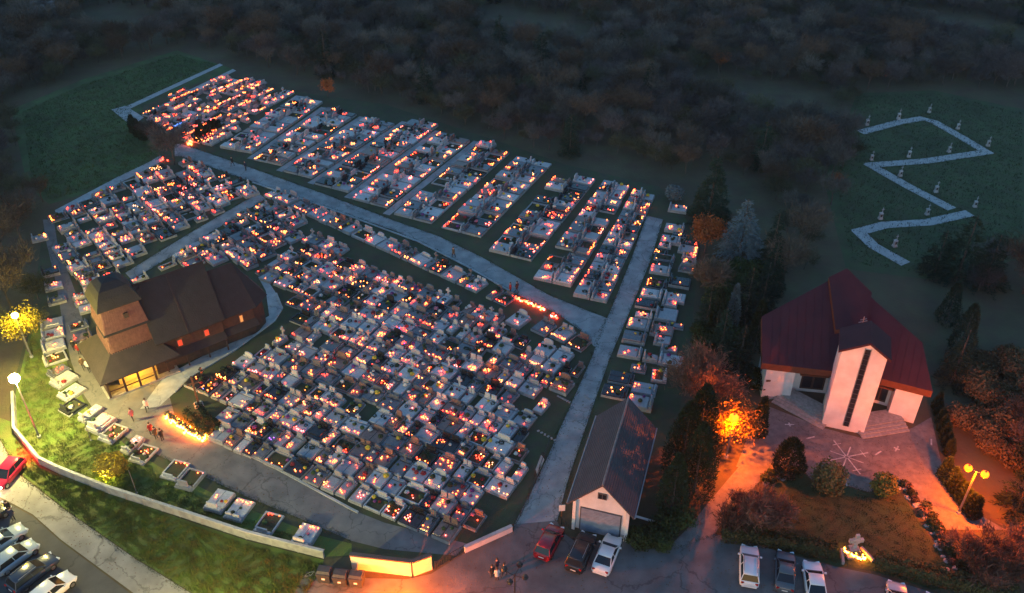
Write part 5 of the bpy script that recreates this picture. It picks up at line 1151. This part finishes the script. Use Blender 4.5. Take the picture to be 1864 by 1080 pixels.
a_sc, a_ix, a_rz = attr('sc', 'FLOAT'), attr('ix', 'INT'), attr('rz', 'FLOAT'); cmb = ng.nodes.new('ShaderNodeCombineXYZ'); ng.links.new(a_rz, cmb.inputs[2])
e2r = ng.nodes.new('FunctionNodeEulerToRotation'); ng.links.new(cmb.outputs[0], e2r.inputs[0])
srcs = {}
for o in bpy.data.objects:
    if o.type == 'MESH' and o.parent and o.parent.name.startswith('wood_tree'):
        for j in range(8):
            if o.data == FT[j][1] and (j, 1) not in srcs: srcs[(j, 1)] = o
            if o.data == FT[j][0] and (j, 0) not in srcs: srcs[(j, 0)] = o
for (j, q), o in srcs.items():
    oi = ng.nodes.new('GeometryNodeObjectInfo'); oi.inputs['Object'].default_value = o; oi.inputs['As Instance'].default_value = False; oi.transform_space = 'ORIGINAL'
    cp = ng.nodes.new('FunctionNodeCompare'); cp.data_type = 'INT'; cp.operation = 'EQUAL'; ins = [i for i in cp.inputs if i.enabled]; ng.links.new(a_ix, ins[0]); ins[1].default_value = j
    ip = ng.nodes.new('GeometryNodeInstanceOnPoints'); ng.links.new(ni.outputs[0], ip.inputs['Points']); ng.links.new(cp.outputs[0], ip.inputs['Selection']); ng.links.new(oi.outputs['Geometry'], ip.inputs['Instance']); ng.links.new(e2r.outputs[0], ip.inputs['Rotation']); ng.links.new(a_sc, ip.inputs['Scale']); ng.links.new(ip.outputs[0], jn.inputs[0])
ng.links.new(jn.outputs[0], no_.inputs[0]); fw.modifiers.new('wood', 'NODES').node_group = ng
# ---- grass blades on the lit lawns and the meadow edge
def grass(name, px, n, lo, hi, m, label, wd=.02):
    poly = [(p.x, p.y) for p in GP(px)]; xs = [p[0] for p in poly]; ys = [p[1] for p in poly]; rg = np.random.default_rng(n); P = []
    while len(P) < n:
        X = rg.uniform(min(xs), max(xs), n); Y = rg.uniform(min(ys), max(ys), n)
        P += [(x, y, .0) for x, y in zip(X, Y) if inside((x, y), poly)]
    P = np.array(P[:n]); D = np.stack([rg.normal(size=n) * .5, rg.normal(size=n) * .5, np.ones(n)], 1); cl = .25 + 1.1 * np.clip(np.sin(P[:, 0] * 2.7 + np.sin(P[:, 1] * 1.3) * 2) * np.cos(P[:, 1] * 3.1 + np.sin(P[:, 0] * .9) * 2) * .6 + .5, 0, 1.2)
    V, Fc = slivers(P, D, rg.uniform(lo, hi, n) * cl, wd, rg); o = link(name, np_mesh(name, V, Fc, m)); o['kind'] = 'stuff'; tag(o, label, 'grass'); return o
m_blade = mat('grass_blades', (.085, .14, .028), .9, col2=(.12, .12, .04), scale=.9, mott=.45, spec=.2)
grass('verge_grass', [(28, 800), (75, 856), (330, 950), (450, 992), (588, 1028), (560, 1080), (500, 1150), (352, 1076), (252, 1014), (122, 924), (36, 856)], 60000, .1, .42, m_blade, 'rough green grass on the verge below the boundary wall', .025)
grass('lawn_grass', [(32, 735), (58, 610), (95, 670), (130, 730), (170, 775), (235, 825), (300, 868), (400, 925), (560, 985), (580, 1005), (450, 972), (330, 932), (112, 856), (78, 838), (36, 786)], 45000, .08, .3, m_blade, 'floodlit green grass inside the boundary wall', .025)
grass('church_grass', [(1440, 860), (1480, 884), (1583, 905), (1632, 890), (1735, 1050), (1590, 1030), (1520, 1020), (1420, 985)], 16000, .05, .16, lm('church_blades', (.06, .09, .03)), 'dark lawn grass in the church garden', .025)

grass('meadow_tufts', [(40, 205), (150, 155), (322, 100), (395, 118), (240, 190), (240, 240), (300, 285), (180, 340), (92, 365), (60, 340)], 26000, .12, .4, mat('meadow_blades', (.06, .10, .035), .9, .4, scale=.4, spec=.2), 'long meadow grass in tufts beside the far tombs', .05)
grass('hill_tufts', [(1560, 175), (1700, 170), (1860, 205), (1860, 460), (1700, 500), (1550, 480), (1520, 330)], 26000, .1, .35, mat('hill_blades', (.045, .07, .03), .9, .4, scale=.4, spec=.2), 'rough grass on the slope of the zigzag path', .05)
rg = np.random.default_rng(77); P = []
for poly, n in (([(935, 960), (1014, 950), (1300, 975), (1520, 1034), (1560, 1080), (640, 1080), (790, 1046)], 350), (NE + SE[::-1], 160), (RL + RR[::-1], 220), ([(0, 800), (32, 862), (250, 1020), (350, 1080), (250, 1080), (110, 980), (0, 905)], 160), ([(320, 770), (640, 930), (640, 985), (380, 872), (180, 760), (210, 720)], 260), ([(1385, 735), (1500, 785), (1660, 785), (1715, 850), (1640, 880), (1462, 857)], 300)):
    w = [(p.x, p.y) for p in GP(poly)]; xs = [p[0] for p in w]; ys = [p[1] for p in w]; c = 0
    while c < n:
        q = (rg.uniform(min(xs), max(xs)), rg.uniform(min(ys), max(ys)))
        if inside(q, w): P.append((q[0], q[1], .075)); c += 1
P = np.array(P); V, Fc = leaves(P, np.array([0, 0, 1.]) + rg.normal(size=P.shape) * .15, rg.uniform(.04, .09, len(P)), rg)
o = link('fallen_leaves', np_mesh('fallen_leaves', V, Fc, mat('dead_leaves', (.16, .09, .04), .9, .5, scale=2))); o['kind'] = 'stuff'; tag(o, 'brown fallen leaves strewn over lanes and forecourt', 'leaves')

# ragged grass along the edges of lanes, kerbs and tombs
rg = np.random.default_rng(5); P = []
for px, den in ((NE, 40), (SE, 40), (RL, 45), (RR, 45), ([(1310, 972), (1215, 1002), (1140, 985)], 40), ([(180, 760), (235, 800), (290, 830), (380, 872), (450, 905), (560, 950), (640, 985)], 45), ([(0, 800), (32, 862), (120, 930), (250, 1020), (350, 1082)], 60), ([(1380, 880), (1330, 930), (1300, 975)], 45), ([(1462, 857), (1480, 877), (1540, 884), (1583, 897), (1632, 880), (1650, 890), (1720, 965)], 45), ([(228, 497), (345, 425), (470, 352)], 40), ([(240, 510), (360, 438), (484, 362)], 40)) + tuple((pl, 40) for pl in zig):
    w = GP(px)
    for a, b in zip(w[:-1], w[1:]):
        L_ = (b - a).length; k = int(L_ * den); t = rg.uniform(0, 1, k); off = rg.normal(size=k) * .16 + .12 * np.sin(t * L_ * 2.1); nn = np.array((-(b - a).y, (b - a).x, 0)) / L_
        if px in zig: off = off + np.where(rg.uniform(size=k) > .5, .95, -.95)
        P.append(np.array(a)[None] + t[:, None] * np.array(b - a)[None] + nn[None] * off[:, None])
P = np.concatenate(P); P[:, 2] = .03; D = rg.normal(size=P.shape) * .6; D[:, 2] = 1; V, Fc = slivers(P, D, rg.uniform(.05, .16, len(P)), .03, rg)
o = link('edge_grass', np_mesh('edge_grass', V, Fc, mat('edge_blades', (.055, .075, .028), .95, .4, scale=1, spec=.2))); o['kind'] = 'stuff'; tag(o, 'ragged grass creeping over the lane edges', 'grass')
# ---------------- evening haze ----------------
hz = MB().box((0, 150, -1), (900, 1100, 70)); hm = bpy.data.materials.new('haze'); hm.use_nodes = True; hn = hm.node_tree; hn.nodes.clear()
pv_ = hn.nodes.new('ShaderNodeVolumePrincipled'); pv_.inputs['Color'].default_value = (.75, .82, .95, 1); pv_.inputs['Density'].default_value = .00016; pv_.inputs['Anisotropy'].default_value = .2
hn.links.new(pv_.outputs[0], hn.nodes.new('ShaderNodeOutputMaterial').inputs['Volume'])
ho = part('haze', hz, hm); ho['kind'] = 'stuff'; tag(ho, 'thin bluish evening haze over the whole valley', 'haze')
